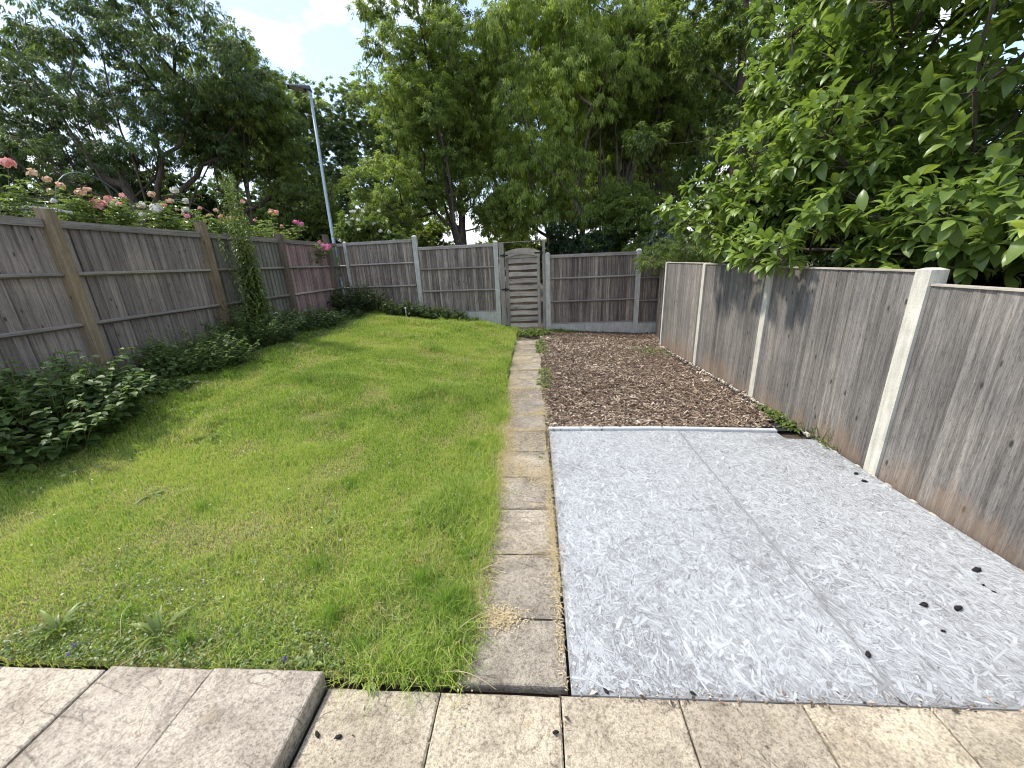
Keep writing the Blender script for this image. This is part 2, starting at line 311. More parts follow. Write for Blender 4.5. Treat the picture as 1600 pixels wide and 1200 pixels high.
m_iron = plain('black_iron', (0.02, 0.02, 0.02), 0.5, 0.5); m_paint = plain('painted_batten', (0.50, 0.51, 0.51), 0.6)
m_felt = plain('roof_felt', (0.07, 0.075, 0.08), 0.9); m_shed = plain('shed_boards', (0.16, 0.12, 0.09), 0.9)
m_hoop = plain('blue_grey_plastic', (0.11, 0.15, 0.16), 0.4); m_pellet = plain('black_husk', (0.012, 0.009, 0.008), 0.9); m_whitep = plain('white_plastic', (0.7, 0.7, 0.68), 0.5)

# ------------------------------------------------------------------ ground
def grid(name, xs, ys, f, mat):
    X, Y = np.meshgrid(xs, ys); Z = f(X, Y); V = np.stack([X, Y, Z], -1).reshape(-1, 3); nx = len(xs); ny = len(ys)
    i = (np.arange(ny - 1)[:, None] * nx + np.arange(nx - 1)[None]).ravel()
    return link_mesh(name, V, np.stack([i, i + 1, i + nx + 1, i + nx], 1), mat=mat, smooth=True)
xs = np.concatenate([[-900, -300, -100, -40, -20, -12, -8], np.arange(-6, 6.01, 0.25), [8, 12, 20, 40, 100, 300, 900]])
ys = np.concatenate([[-300, -100, -30, -8, -2], np.arange(-1, 12.01, 0.25), [14, 18, 25, 40, 80, 200, 500, 1200]])
tag(grid('ground', xs, ys, lambda x, y: G(x, y) - 0.05 - 0.03 * ss(0.6, -0.3, x * 0 + y - 0.6), m_soil), kind='structure')
# lawn sheet: follows the soil, with wandering edges
def lawn_left(y): return -4.1 + 0.25 * (fbm(y * 0.9, y * 0 + 3, 21) - 0.5) * 2 - 0.3 * ss(3.0, 2.0, y)
def lawn_right(y): return -0.335 - 0.13 * ss(3.8, 5.6, y) + 0.05 * (fbm(np.asarray(y) * 3, np.asarray(y) * 0 + 7, 5) - 0.5) - 0.03 * ss(2.0, 2.6, y) 
def lawn_front(x): return np.where(x < -0.865, 1.085, 1.07) + 0.02 * (fbm(x * 5, x * 0, 8) - 0.5)
def lawn_back(x): return 9.12 + 0 * x
ny = 90; nx = 60; yy = np.linspace(0, 1, ny); uu = np.linspace(0, 1, nx)
V = []
for v in yy:
    for u in uu:
        y = 1.08 + (9.15 - 1.08) * v; x = lawn_left(y) - 0.35 + (lawn_right(y) - lawn_left(y) + 0.35) * u
        yf = float(lawn_front(np.array(x))); y = yf + (9.15 - yf) * v
        V.append((x, y, float(G(x, y)) - 0.008))
i = (np.arange(ny - 1)[:, None] * nx + np.arange(nx - 1)[None]).ravel()
tag(link_mesh('lawn', V, np.stack([i, i + 1, i + nx + 1, i + nx], 1), mat=m_turf, smooth=True), kind='structure')

# ------------------------------------------------------------------ grass (stuff)
def blades(x, y, z, h, w, tone, lean=0.5, name='grass', mat=m_grass):
    n = len(x); a = rng.uniform(0, 2 * np.pi, n); l = np.abs(rng.normal(0, lean, n)); b = rng.uniform(0, 2 * np.pi, n)
    dx, dy = np.cos(a) * l, np.sin(a) * l; wx, wy = np.cos(b) * w / 2, np.sin(b) * w / 2
    r = np.stack([x, y, z - 0.006], -1); W_ = np.stack([wx, wy, 0 * wx], -1)
    d1 = np.stack([dx * 0.35, dy * 0.35, np.full(n, 0.6)], -1) * h[:, None]
    d2 = np.stack([dx * 1.15, dy * 1.15, np.clip(1.0 - 0.35 * l, 0.15, 1)], -1) * h[:, None]
    V = np.stack([r - W_, r + W_, r + d1 + W_ * 0.8, r + d1 - W_ * 0.8, r + d2], 1).reshape(-1, 3)
    k = np.arange(n)[:, None] * 5
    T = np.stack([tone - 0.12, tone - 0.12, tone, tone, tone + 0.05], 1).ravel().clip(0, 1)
    return link_mesh(name, V, k + np.array([0, 1, 2, 3]), k + np.array([3, 2, 4]), T, mat)
def lawn_pts(n, y0, y1):
    y = rng.uniform(y0, y1, n); x = rng.uniform(-4.5, -0.25, n)
    rgt = lawn_right(y) + 0.025 * rng.standard_normal(n) + 0.03
    k = (x < rgt) & (x > lawn_left(y) - 0.25 * rng.random(n)) & (y > lawn_front(x) + 0.02 * rng.standard_normal(n))
    k &= (x > -1.1 * y - 1.9)       # only as far out as the photograph reaches, plus a margin
    return x[k], y[k]
X, Y, H, WD = [], [], [], []
for n, y0, y1, w in ((150000, 1.04, 2.6, 0.0034), (135000, 2.6, 4.6, 0.0042), (110000, 4.6, 6.8, 0.005), (80000, 6.8, 9.15, 0.0065)):
    x, y = lawn_pts(n, y0, y1); X.append(x); Y.append(y); WD.append(np.full(len(x), w))
x = np.concatenate(X); y = np.concatenate(Y); w = np.concatenate(WD)
clump = fbm(x * 3.2, y * 3.2, 31); tuft = ss(0.52, 0.75, fbm(x * 1.6 + 4, y * 1.6, 41)); patch = fbm(x * 0.8, y * 0.8, 51, 3)
edge = ss(0.25, 0.0, lawn_right(y) - x)
keep = rng.random(len(x)) < (0.35 + 1.2 * clump)
x, y, w, clump, tuft, patch, edge = (q[keep] for q in (x, y, w, clump, tuft, patch, edge))
shortz = ss(3.4, 1.6, y) * ss(-0.9, -2.0, x)      # thin, short, yellowish growth at front left
h = (0.016 + 0.045 * clump + 0.060 * tuft + 0.035 * edge) * rng.uniform(0.5, 1.35, len(x)) * (1 - 0.35 * shortz) * (1 + 0.012 * y)
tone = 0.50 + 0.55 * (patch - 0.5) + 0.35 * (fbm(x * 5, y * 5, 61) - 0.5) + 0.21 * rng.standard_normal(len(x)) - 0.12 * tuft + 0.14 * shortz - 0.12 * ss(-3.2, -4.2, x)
dry = rng.random(len(x)) < 0.09 + 0.30 * ss(0.52, 0.3, clump) + 0.10 * ss(0.35, 0.6, shortz * vnoise(x * 2, y * 2, 66))
tone = np.where(dry, rng.uniform(0.84, 1.0, len(x)), np.minimum(tone, 0.8))
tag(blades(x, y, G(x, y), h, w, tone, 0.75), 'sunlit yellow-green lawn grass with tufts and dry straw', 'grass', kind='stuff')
# longer tufts
cx = []; 
for (tx, ty, nb, rr, hh) in [(-0.46, 1.42, 700, 0.13, 0.13), (-0.62, 1.55, 500, 0.12, 0.11), (-1.0, 1.35, 260, 0.10, 0.10), (-1.25, 1.65, 300, 0.12, 0.09), (-0.8, 1.2, 350, 0.15, 0.09), (-0.5, 1.15, 420, 0.12, 0.08), (-1.6, 1.2, 160, 0.1, 0.10), (-2.0, 1.3, 200, 0.12, 0.09), (-0.42, 1.75, 300, 0.08, 0.08), (-0.48, 2.3, 300, 0.1, 0.08), (-1.4, 2.4, 260, 0.15, 0.09), (-2.3, 2.1, 200, 0.15, 0.08), (-1.9, 3.3, 300, 0.2, 0.08), (-0.6, 3.1, 300, 0.12, 0.08), (-0.55, 4.2, 300, 0.12, 0.08), (-3.7, 4.2, 500, 0.3, 0.12), (-3.8, 5.2, 500, 0.3, 0.12), (-4.0, 3.6, 400, 0.25, 0.12), (-1.1, 8.7, 600, 0.4, 0.09), (-0.6, 8.9, 400, 0.2, 0.1), (-0.5, 6.5, 300, 0.12, 0.08)]:
    a = rng.uniform(0, 6.28, nb); r = rr * np.abs(rng.standard_normal(nb)) * 0.7
    cx.append(np.stack([tx + r * np.cos(a), ty + r * np.sin(a), hh * rng.uniform(0.5, 1.2, nb)], 1))
c = np.concatenate(cx); c = c[(c[:, 0] < lawn_right(c[:, 1]) + 0.02) & (c[:, 1] > 1.09)]
tag(blades(c[:, 0], c[:, 1], G(c[:, 0], c[:, 1]), c[:, 2], np.full(len(c), 0.0032), 0.33 + 0.12 * rng.standard_normal(len(c)), 0.55, 'grass_tufts'), 'long bright green grass tufts standing out of the lawn', 'grass', kind='stuff')

# ------------------------------------------------------------------ paving
def slabs(name, rects, top, thick, mat, parent=None, jitter=0.003):
    m = MB()
    for (x0, x1, y0, y1) in rects:
        nx_, ny_ = max(2, int((x1 - x0) / 0.05)), max(2, int((y1 - y0) / 0.05)); tn = rng.random(); dz = rng.normal(0, jitter); tl = rng.normal(0, 0.005, 2); b = 0.006
        gx = np.concatenate([[x0, x0 + b], np.linspace(x0 + b, x1 - b, nx_)[1:-1], [x1 - b, x1]]); gy = np.concatenate([[y0, y0 + b], np.linspace(y0 + b, y1 - b, ny_)[1:-1], [y1 - b, y1]])
        XX, YY = np.meshgrid(gx, gy); ed = (XX <= x0 + 1e-6) | (XX >= x1 - 1e-6) | (YY <= y0 + 1e-6) | (YY >= y1 - 1e-6)
        cxm, cym = (x0 + x1) / 2, (y0 + y1) / 2
        base = top(cxm, cym) if callable(top) else top
        tz = base + dz + tl[0] * (XX - cxm) + tl[1] * (YY - cym) + 0.006 * (fbm(XX * 6 + tn * 50, YY * 6, 77) - 0.5) * ~ed - 0.005 * ed
        Xj = XX + ed * 0.004 * (vnoise(XX * 25, YY * 25, 5) - 0.5); Yj = YY + ed * 0.004 * (vnoise(XX * 25, YY * 25, 6) - 0.5)
        n1, n2 = len(gx), len(gy); Vt = np.stack([Xj, Yj, tz], -1).reshape(-1, 3)
        i = (np.arange(n2 - 1)[:, None] * n1 + np.arange(n1 - 1)[None]).ravel(); F = np.stack([i, i + 1, i + n1 + 1, i + n1], 1).tolist()
        per = [j for j in range(n1)] + [j * n1 + n1 - 1 for j in range(1, n2)] + [(n2 - 1) * n1 + j for j in range(n1 - 2, -1, -1)] + [j * n1 for j in range(n2 - 2, 0, -1)]
        lo = Vt[per].copy(); lo[:, 2] = base - thick; k = len(Vt); q = len(per)
        F += [(per[(j + 1) % q], per[j], k + j, k + (j + 1) % q) for j in range(q)]
        m.add(np.concatenate([Vt, lo]), F, tone=tn)
    return m.build(name, mat, parent)
g = 0.0028
xj = [-0.868, -0.411, 0.060, 0.503, 0.947, 1.387, 1.83, 2.27, 2.71]
pr = [(a + g, b - g, y0 + g, y1 - g) for a, b in zip(xj[:-1], xj[1:]) for (y0, y1) in ((0.60, 1.052), (0.15, 0.60), (-0.30, 0.15), (-0.75, -0.3))]
tag(slabs('patio', pr, 0.0, 0.045, m_patio), kind='structure')
xl = [-0.885, -1.352, -1.812, -2.28, -2.74, -3.2]
pr = [(b + g, a - g, y0 + g, y1 - g) for a, b in zip(xl[:-1], xl[1:]) for (y0, y1) in ((0.622, 1.072 - (0.02 if b < -2 else 0)), (0.17, 0.622), (-0.28, 0.17), (-0.73, -0.28))]
tag(slabs('raised_patio', pr, 0.064, 0.09, m_raised), kind='structure')
yj = [1.072, 1.371, 1.785, 2.20, 2.60, 3.02, 3.44, 3.88, 4.31, 4.75, 5.2, 5.65, 6.1, 6.6, 7.05, 7.5, 7.92]
pr = []
for i_, (a, b) in enumerate(zip(yj[:-1], yj[1:])):
    o_ = 0.012 * math.sin(i_ * 2.1) * (i_ > 4); pr.append((-0.352 - 0.014 * i_ * (i_ > 5) * 0.5 + o_, 0.09 - 0.004 * min(i_, 8) + o_, a + 0.005, b - 0.005))
tag(slabs('path', pr, 0.012, 0.05, m_path, jitter=0.004), kind='structure')

# ------------------------------------------------------------------ painted strand boards
def strand_board(name, poly, top, label, seed, n):
    "poly: corner points (x,y) ccw"
    P = np.array(poly); m = MB(); k = len(P); t = 0.018
    t_obj = thing(name, label, 'board', (P[:, 0].mean(), P[:, 1].mean(), top), 'painted strand boards covering the bed')
    V = np.concatenate([np.c_[P, np.full(k, top - t)], np.c_[P, np.full(k, top - 0.0016)]])
    bm_f = [[i, (i + 1) % k, k + (i + 1) % k, k + i] for i in range(k)]
    me = bpy.data.meshes.new('sheet'); me.from_pydata([tuple(v) for v in V], [], bm_f + [list(range(k, 2 * k)), list(range(k))[::-1]])
    a = me.attributes.new('tone', 'FLOAT', 'POINT'); a.data.foreach_set('value', np.full(2 * k, 0.24, dtype=np.float32)); me.materials.append(m_flake)
    o = bpy.data.objects.new('sheet', me); COL.objects.link(o); o.parent = t_obj; o.matrix_parent_inverse = t_obj.matrix_world.inverted()
    r = np.random.default_rng(seed)
    x0, y0 = P.min(0); x1, y1 = P.max(0)
    cx = r.uniform(x0, x1, n); cy = r.uniform(y0, y1, n)
    Ln = r.gamma(5, 0.0080, n).clip(0.010, 0.12); Wd = r.gamma(3, 0.0024, n).clip(0.0022, 0.020)
    fine = r.random(n) < 0.55; Ln = np.where(fine, Ln * 0.55, Ln); Wd = np.where(fine, Wd * 0.4, Wd)
    ang = np.where(r.random(n) < 0.5, r.normal(1.75, 0.6, n), r.uniform(0, np.pi, n))
    dx, dy = np.cos(ang), np.sin(ang)
    def corners(l, w_, jit):
        c = []
        for q, (sa, sb) in enumerate(((-1, -1), (1, -1), (1, 1), (-1, 1))):
            aa = l / 2 * sa + jit[:, q] * 0.008; bb = w_ / 2 * sb
            c.append(np.stack([cx + dx * aa - dy * bb, cy + dy * aa + dx * bb], -1))
        return np.stack(c, 1)
    jit = r.standard_normal((n, 4))
    Co = corners(Ln, Wd, jit); bw = r.uniform(0.0005, 0.0017, n); Ci = corners(Ln - 2 * bw, np.maximum(Wd - 2 * bw, 0.001), jit)
    inside = np.ones(n, bool)
    for q in range(4):
        X_, Y_ = Co[:, q, 0], Co[:, q, 1]; c_ = np.zeros(n, bool)
        for i in range(k):
            a_, b_ = P[i], P[(i + 1) % k]
            if a_[1] != b_[1]: c_ ^= ((a_[1] > Y_) != (b_[1] > Y_)) & (X_ < (b_[0] - a_[0]) * (Y_ - a_[1]) / (b_[1] - a_[1]) + a_[0])
        inside &= c_
    # bare, darker strands towards worn zones
    worn = fbm(cx * 2.2, cy * 2.2, seed) ; worn = ss(0.50, 0.70, worn) * 0.9 + ss(0.26, 0.0, cy - y0) * 0.9
    tn = (0.72 + 0.17 * r.standard_normal(n) - 0.35 * worn * r.random(n)).clip(0.2, 1)
    tn = np.where(r.random(n) < 0.05 + 0.14 * worn + 0.16 * fine, r.uniform(0.1, 0.35, n), tn)
    z = top - 0.0014 + 0.0014 * np.arange(n) / n
    Zo = np.repeat((z - 0.0003)[:, None], 4, 1) ; Zi = np.repeat(z[:, None], 4, 1)
    V = np.concatenate([np.dstack([Co, Zo[..., None]]), np.dstack([Ci, Zi[..., None]])], 1)[inside]
    T = np.concatenate([np.repeat((tn * 0.22)[:, None], 4, 1), np.repeat(tn[:, None], 4, 1)], 1)[inside]
    nn = len(V); b0 = np.arange(nn)[:, None] * 8
    # duplicate inner ring so tone stays crisp
    V2 = np.concatenate([V, V[:, 4:8]], 1); T2 = np.concatenate([T[:, :4], T[:, :4], T[:, 4:8]], 1); b0 = np.arange(nn)[:, None] * 12
    F = np.concatenate([b0 + np.array([8, 9, 10, 11])] + [b0 + np.array([i, (i + 1) % 4, 4 + (i + 1) % 4, 4 + i]) for i in range(4)])
    link_mesh('strand_surface', V2.reshape(-1, 3), F, None, T2.ravel(), m_flake, t_obj)
    return t_obj
strand_board('strand_board', [(0.102, 1.0505), (1.3105, 1.0505), (1.3105, 3.445), (0.096, 3.445)], 0.006, 'pale grey painted strand board lying beside the stone path', 3, 84000)
strand_board('strand_board', [(1.312, 1.0505), (2.418, 1.0505), (2.418, 3.20), (2.17, 3.225), (2.17, 3.34), (1.312, 3.425)], 0.006, 'pale grey painted strand board lying against the right-hand timber fence', 4, 72000)
for (xa, xb, ya, yb, lb) in ((0.092, 1.172, 3.505, 3.478, 'grey painted timber batten at the path end of the board edge by the bark'), (1.186, 2.175, 3.478, 3.395, 'grey painted timber batten at the fence end of the board edge by the bark')):
    m = MB(); d = np.array([xb - xa, yb - ya, 0.]); ln = np.linalg.norm(d); d /= ln; n_ = np.array([-d[1], d[0], 0])
    m.obox((xa, ya, 0), d, n_, 0, ln, -0.052, 0.0, -0.06, 0.026, 0.5); m.obox((xa, ya, 0), d, n_, 0.002, ln - 0.002, -0.046, -0.006, 0.026, 0.029, 0.5)
    tag(m.build('edge_batten', m_paint), lb, 'batten', 'painted battens edging the boards')

# ------------------------------------------------------------------ bark bed
xs = np.linspace(0.07, 2.9, 30); ys = np.linspace(3.42, 9.19, 50)
tag(grid('bark_bed', xs, ys, lambda x, y: G(x, y) - 0.02 + 0.01 * fbm(x * 3, y * 3, 4), m_membrane), kind='structure')
n = 95000; cx = rng.uniform(0.06, 2.8, n); cy = 3.46 + (9.16 - 3.46) * rng.random(n) ** 1.15
lo = (fbm(cx * 1.2, cy * 1.2, 88) * 0.5 + 0.6); k = (rng.random(n) < lo) & ((cx < 2.44) | (cy > 7.7))
k &= ~((cx > 2.33 - 0.16 * (fbm(cy * 2, cy * 0, 9) - 0.3)) & (cy < 7.2) & (rng.random(n) < 0.86)) & ~((cx < 0.12) & (cy < 3.9) & (rng.random(n) < 0.8)); k &= ~((cx > 2.2) & (cy < 3.62))
cx, cy = cx[k], cy[k]; n = len(cx)
Ln = rng.gamma(5, 0.0065, n).clip(0.01, 0.09) * rng.uniform(0.7, 1.5, n); Wd = Ln * rng.uniform(0.12, 0.42, n); Th = rng.uniform(0.001, 0.004, n)
a = rng.uniform(0, np.pi * 2, n); p = rng.normal(0, 0.28, n); rl = rng.normal(0, 0.45, n)
D = np.stack([np.cos(a) * np.cos(p), np.sin(a) * np.cos(p), np.sin(p)], -1); Sd = np.stack([-np.sin(a) * np.cos(rl), np.cos(a) * np.cos(rl), np.sin(rl)], -1); U = np.cross(D, Sd)
C = np.stack([cx, cy, G(cx, cy) - 0.004 + 0.022 * rng.random(n) + 0.01 * fbm(cx * 3, cy * 3, 4)], -1)
V = []
for (sa, sb, su) in ((-1, -.7, -1), (1, -.5, -1), (.8, .7, -1), (-.9, .9, -1), (-1, -.7, 1), (1, -.5, 1), (.8, .7, 1), (-.9, .9, 1)):
    V.append(C + D * (Ln * sa / 2)[:, None] + Sd * (Wd * sb / 2)[:, None] + U * (Th * su)[:, None])
V = np.stack(V, 1).reshape(-1, 3); b0 = np.arange(n)[:, None] * 8
F = np.concatenate([b0 + np.array(f) for f in ((4, 5, 6, 7), (0, 1, 5, 4), (1, 2, 6, 5), (2, 3, 7, 6), (3, 0, 4, 7))])
tn = rng.beta(1.8, 1.5, n) * (0.75 + 0.5 * fbm(cx * 1.5, cy * 1.5, 17)); tn = np.where(cy > 8.4, tn * 0.8, tn)
tag(link_mesh('bark_chips', V, F, None, np.repeat(tn.clip(0, 1), 8), m_chip), 'brown and beige bark chips spread between path and fence', 'bark mulch', kind='stuff')
# crumbly pale edge below the right fence
m = MB()
for j in range(230):
    y = rng.uniform(1.1, 7.6); s_ = rng.uniform(0.004, 0.013); x = 2.425 - abs(rng.normal(0, 0.014)) ; z = float(G(x, y)) - 0.005 + 0.012 * (y > 3.3)
    m.box(x - s_, x + s_, y - s_ * 1.6, y + s_ * 1.6, z - 0.01, z + s_ * 1.1, rng.random(), s_ * 0.5)
tag(m.build('mortar_rubble', m_sand), 'crumbly pale mortar line under the right-hand fence', 'rubble', kind='stuff')

# ------------------------------------------------------------------ fences
def boards(m, p, d, n, L, z0, z1, nb, th=0.012, off=0.0, topjit=0.004, tr=(0.1, 0.9), gap=0.005):
    w = L / nb; m.obox(p, d, n, 0, L, off - 0.018, off - 0.0125, z0, z1 - 0.006, 0.0)  # added dark backing sheet; its tone stands in for shade between boards

    for i in range(nb):
        a0 = i * w; a1 = (i + 1) * w - gap; tn = random.uniform(*tr); zz = z1 + random.uniform(-topjit, topjit); j0 = random.uniform(-0.0015, 0.0015)
        q = lambda a, b, z: np.array(p) + a * np.array(d) + b * np.array(n) + np.array([0, 0, z])
        m.hexa([q(a0, off - 0.012, z0), q(a1, off - 0.012, z0), q(a1, off - 0.004 + j0, z0), q(a0, off + th + j0, z0), q(a0, off - 0.012, zz), q(a1, off - 0.012, zz), q(a1, off - 0.004 + j0, zz), q(a0, off + th + j0, zz)], tn)
def rail(m, p, d, n, L, z, off=0.012, h=0.05, dep=0.038):   # triangular arris rail
    q = lambda a, b, zz: np.array(p) + a * np.array(d) + b * np.array(n) + np.array([0, 0, zz]); tn = random.random()
    m.hexa([q(0, off, z - h / 2), q(L, off, z - h / 2), q(L, off + dep, z - 0.006), q(0, off + dep, z - 0.006), q(0, off, z + h / 2), q(L, off, z + h / 2), q(L, off + dep, z + 0.010), q(0, off + dep, z + 0.010)], tn)
def post(m, x, y, z0, z1, wx, wy, cap=0.02, ang=0.0, tone=0.5):
    c, s = math.cos(ang), math.sin(ang); P = []
    for z, k in ((z0, 1), (z1 - cap, 1), (z1, 0.45)):
        for sx_, sy_ in ((-1, -1), (1, -1), (1, 1), (-1, 1)): P.append((x + c * sx_ * wx / 2 * k - s * sy_ * wy / 2 * k, y + s * sx_ * wx / 2 * k + c * sy_ * wy / 2 * k, z))
    F = [(3, 2, 1, 0), (8, 9, 10, 11)] + [(a + i, a + (i + 1) % 4, a + 4 + (i + 1) % 4, a + 4 + i) for a in (0, 4) for i in range(4)]
    m.add(P, F, tone=tone)

# left fence --------------------------------------------------------
LF = thing('timber_fence', 'long weathered grey feather-edge fence with brown timber posts left of the lawn', 'fence', (-4.9, 6, 0.5))
XL = -4.90; pY = [3.90, 5.78, 7.56, 9.30]; pz = [2.30, 2.34, 2.285, 2.375]; lp = [m_post, m_post, m_postd, m_postd]
spans = [(1.9, 3.84, m_left, None, 17), (3.96, 5.72, m_left, None, 17), (5.84, 7.50, m_leftg, 'greenish grey fence panel', 16), (7.62, 9.25, m_leftp, 'pinkish brown fence panel', 15), (9.36, 9.74, m_leftg, None, 4)]
for y0, y1, mt, lb, nb in spans:
    m = MB(); L_ = y1 - y0; boards(m, (XL, y0, 0), (0, 1, 0), (1, 0, 0), L_, 0.45, 2.165, nb, tr=(0.15, 0.85))
    pn = m.build('fence_panel', mt, LF)
    if lb: pn['label'] = lb
    for z in (1.66, 1.14):
        m = MB(); rail(m, (XL, y0, 0), (0, 1, 0), (1, 0, 0), L_, z); m.build('rail', m_rail, pn)
    m = MB(); m.obox((XL, y0, 0), (0, 1, 0), (1, 0, 0), 0, L_, -0.016, 0.030, 2.166, 2.195, 0.4); m.obox((XL, y0, 0), (0, 1, 0), (1, 0, 0), 0, L_, 0.013, 0.034, 2.12, 2.164, 0.3); m.build('top_rail', m_rail, pn)
for y, z, mt in zip(pY, pz, lp):
    m = MB(); w = 0.10
    m.hexa([(XL - 0.03, y - w / 2, 0.3), (XL + 0.075, y - w / 2, 0.3), (XL + 0.075, y + w / 2, 0.3), (XL - 0.03, y + w / 2, 0.3), (XL - 0.03, y - w / 2, z), (XL + 0.075, y - w / 2, z - 0.012), (XL + 0.075, y + w / 2, z - 0.008), (XL - 0.03, y + w / 2, z)], 0.6)
    m.build('post', mt, LF)
# back fence --------------------------------------------------------
BF = thing('timber_fence', 'dark weathered panel fence with concrete posts across the far end either side of the gate', 'fence', (-0.5, 9.3, 0))
def bpanel(pa, pb, z0, z1, nb, gravel=None, rails=None):
    pa = np.array([*pa, 0.]); pb = np.array([*pb, 0.]); d = pb - pa; L_ = np.linalg.norm(d); d /= L_; n = np.array([d[1], -d[0], 0.])
    m = MB(); boards(m, pa, d, n, L_, z0, z1 - 0.03, nb, th=0.010, tr=(0.05, 0.95)); pn = m.build('fence_panel', m_back, BF)
    m = MB(); m.obox(pa, d, n, 0, L_, -0.016, 0.03, z1 - 0.029, z1, 0.7); m.obox(pa, d, n, 0, L_, 0.012, 0.034, z1 - 0.07, z1 - 0.031, 0.5); m.build('top_rail', m_railx, pn)
    for z in rails or (z0 + (z1 - z0) / 3, z0 + (z1 - z0) * 2 / 3):
        m = MB(); rail(m, pa, d, n, L_, z, h=0.045); m.build('rail', m_railx, pn)
    m = MB(); m.obox(pa, d, n, 0, L_, 0.012, 0.032, z0 + 0.001, z0 + 0.028, 0.4); m.build('bottom_rail', m_railx, pn)
    if gravel is not None:
        m = MB(); m.obox(pa, d, n, 0, L_, -0.02, 0.028, gravel, z0 - 0.003, 0.5); m.build('gravel_board', m_conc, BF)
bpanel((-4.89, 9.80), (-4.70, 9.775), 0.60, 2.19, 2); bpanel((-4.60, 9.75), (-2.925, 9.55), 0.60, 2.20, 19, 0.3); bpanel((-2.76, 9.52), (-0.955, 9.26), 0.47, 2.01, 21, 0.08)
bpanel((0.33, 9.2), (2.255, 9.2), 0.135, 1.70, 21, -0.2); bpanel((2.355, 9.2), (3.9, 9.2), 0.10, 1.62, 17, -0.25)
for x, y, z0, z1, w in ((-4.66, 9.77, 0.2, 2.23, 0.07), (-2.84, 9.53, 0.2, 2.28, 0.11), (-0.90, 9.22, -0.2, 2.06, 0.105), (0.275, 9.2, -0.2, 1.76, 0.105), (2.305, 9.2, -0.4, 1.75, 0.105)):
    m = MB(); post(m, x, y, z0, z1, w, 0.10, 0.03); m.build('concrete_post', m_conc, BF)
# right fence -------------------------------------------------------
RF = thing('timber_fence', 'flat boarded grey-brown fence with cream concrete posts right of the boards', 'fence', (2.45, 4.5, 0))
ry = [2.66, 4.32, 5.96, 7.66]; XR = 2.455
for y0, y1, z1, nb in ((0.2, 2.605, 1.345, 20), (2.715, 4.27, 1.425, 14), (4.37, 5.915, 1.44, 14), (6.005, 7.615, 1.45, 15)):
    m = MB(); boards(m, (XR, y1, 0), (0, -1, 0), (-1, 0, 0), y1 - y0, -0.02 - 0.16 * (y1 > 4), z1, nb, th=0.0025, tr=(0.2, 0.8), topjit=0.0, gap=0.0012); pn = m.build('fence_panel', m_right, RF)
    m = MB(); m.box(XR - 0.012, XR + 0.03, y0, y1, z1 + 0.001, z1 + 0.014, 0.5); m.build('cap_strip', m_cap, pn)
    
    for za in (0.1, z1 - 0.3): m = MB(); m.box(XR + 0.013, XR + 0.05, y0, y1, za, za + 0.05, 0.5); m.build('rail', m_rail, pn)
for y, z in zip(ry, (1.452, 1.45, 1.462, 1.468)):
    m = MB(); post(m, 2.482, y, -0.3, z, 0.105, 0.105 if y < 3 else (0.09 if y < 7 else 0.06), 0.012); m.build('concrete_post', m_concw, RF)
m = MB(); d = np.array([0.30, 1.44, 0]); L_ = np.linalg.norm(d); d /= L_
boards(m, (2.47, 7.71, 0), d, (-d[1], d[0], 0), L_, -0.15, 1.45, 13, th=0.004); m.build('fence_panel', m_back, RF)

# ------------------------------------------------------------------ gate
GT = thing('garden_gate', 'weathered slatted timber garden gate with arched top between two concrete posts', 'gate', (-0.27, 9.2, 0.04))
m = MB(); m.box(-0.825, -0.715, 9.16, 9.235, -0.05, 2.0, 0.5); m.build('gate_post', m_gatez, GT)
m = MB(); m.box(0.155, 0.218, 9.16, 9.235, -0.05, 2.0, 0.6); m.build('gate_post', m_gatez, GT)
m = MB(); m.box(-0.83, 0.225, 9.17, 9.225, 2.002, 2.018, 0.5); m.build('top_bar', m_gatez, GT)
for x in (-0.655, 0.065):
    m = MB(); m.box(x - 0.035, x + 0.035, 9.15, 9.195, 0.09, 1.77, random.random()); m.build('stile', m_gatez, GT)
m = MB(); nA = 14; xa = np.linspace(-0.69, 0.10, nA); u = (xa + 0.295) / 0.395; zt = 1.80 + 0.075 * (1 - u ** 2); zb = 1.665 + 0.075 * (1 - u ** 2)
for i in range(nA - 1):
    m.hexa([(xa[i], 9.135, zb[i]), (xa[i + 1], 9.135, zb[i + 1]), (xa[i + 1], 9.15, zb[i + 1]), (xa[i], 9.15, zb[i]), (xa[i], 9.135, zt[i]), (xa[i + 1], 9.135, zt[i + 1]), (xa[i + 1], 9.15, zt[i + 1]), (xa[i], 9.15, zt[i])], 0.75)
m.build('arched_rail', m_gate, GT)
nS = 11; hs = (1.70 - 0.09) / nS
for i in range(nS):      # broad slats in front, darker bowed slats behind showing in the gaps
    for back in (0, 1):
        m = MB(); tn = random.uniform(0.3, 0.95); z0 = 0.09 + i * hs + (hs * 0.60 if back else 0); hh = hs * (0.50 if back else 0.64); K = 12; xx = np.linspace(-0.619, 0.029, K)
        for k_ in range(K - 1):
            f = lambda x: (9.190 if back else 9.160) + 0.010 * math.sin((x + 0.619) / 0.648 * math.pi * 2 + back * math.pi)
            g_ = lambda x: 0.006 * math.sin(x * 9 + i * 2.3)
            y0_, y1_ = f(xx[k_]), f(xx[k_ + 1]); t_ = 0.009; za, zb2 = z0 + g_(xx[k_]), z0 + g_(xx[k_ + 1])
            m.hexa([(xx[k_], y0_ - 0.004, za), (xx[k_ + 1], y1_ - 0.004, zb2), (xx[k_ + 1], y1_ + t_, zb2), (xx[k_], y0_ + t_, za), (xx[k_], y0_, za + hh), (xx[k_ + 1], y1_, zb2 + hh), (xx[k_ + 1], y1_ + t_, zb2 + hh), (xx[k_], y0_ + t_, za + hh)], tn)
        m.build('slat', m_gateb if back else m_gate, GT)
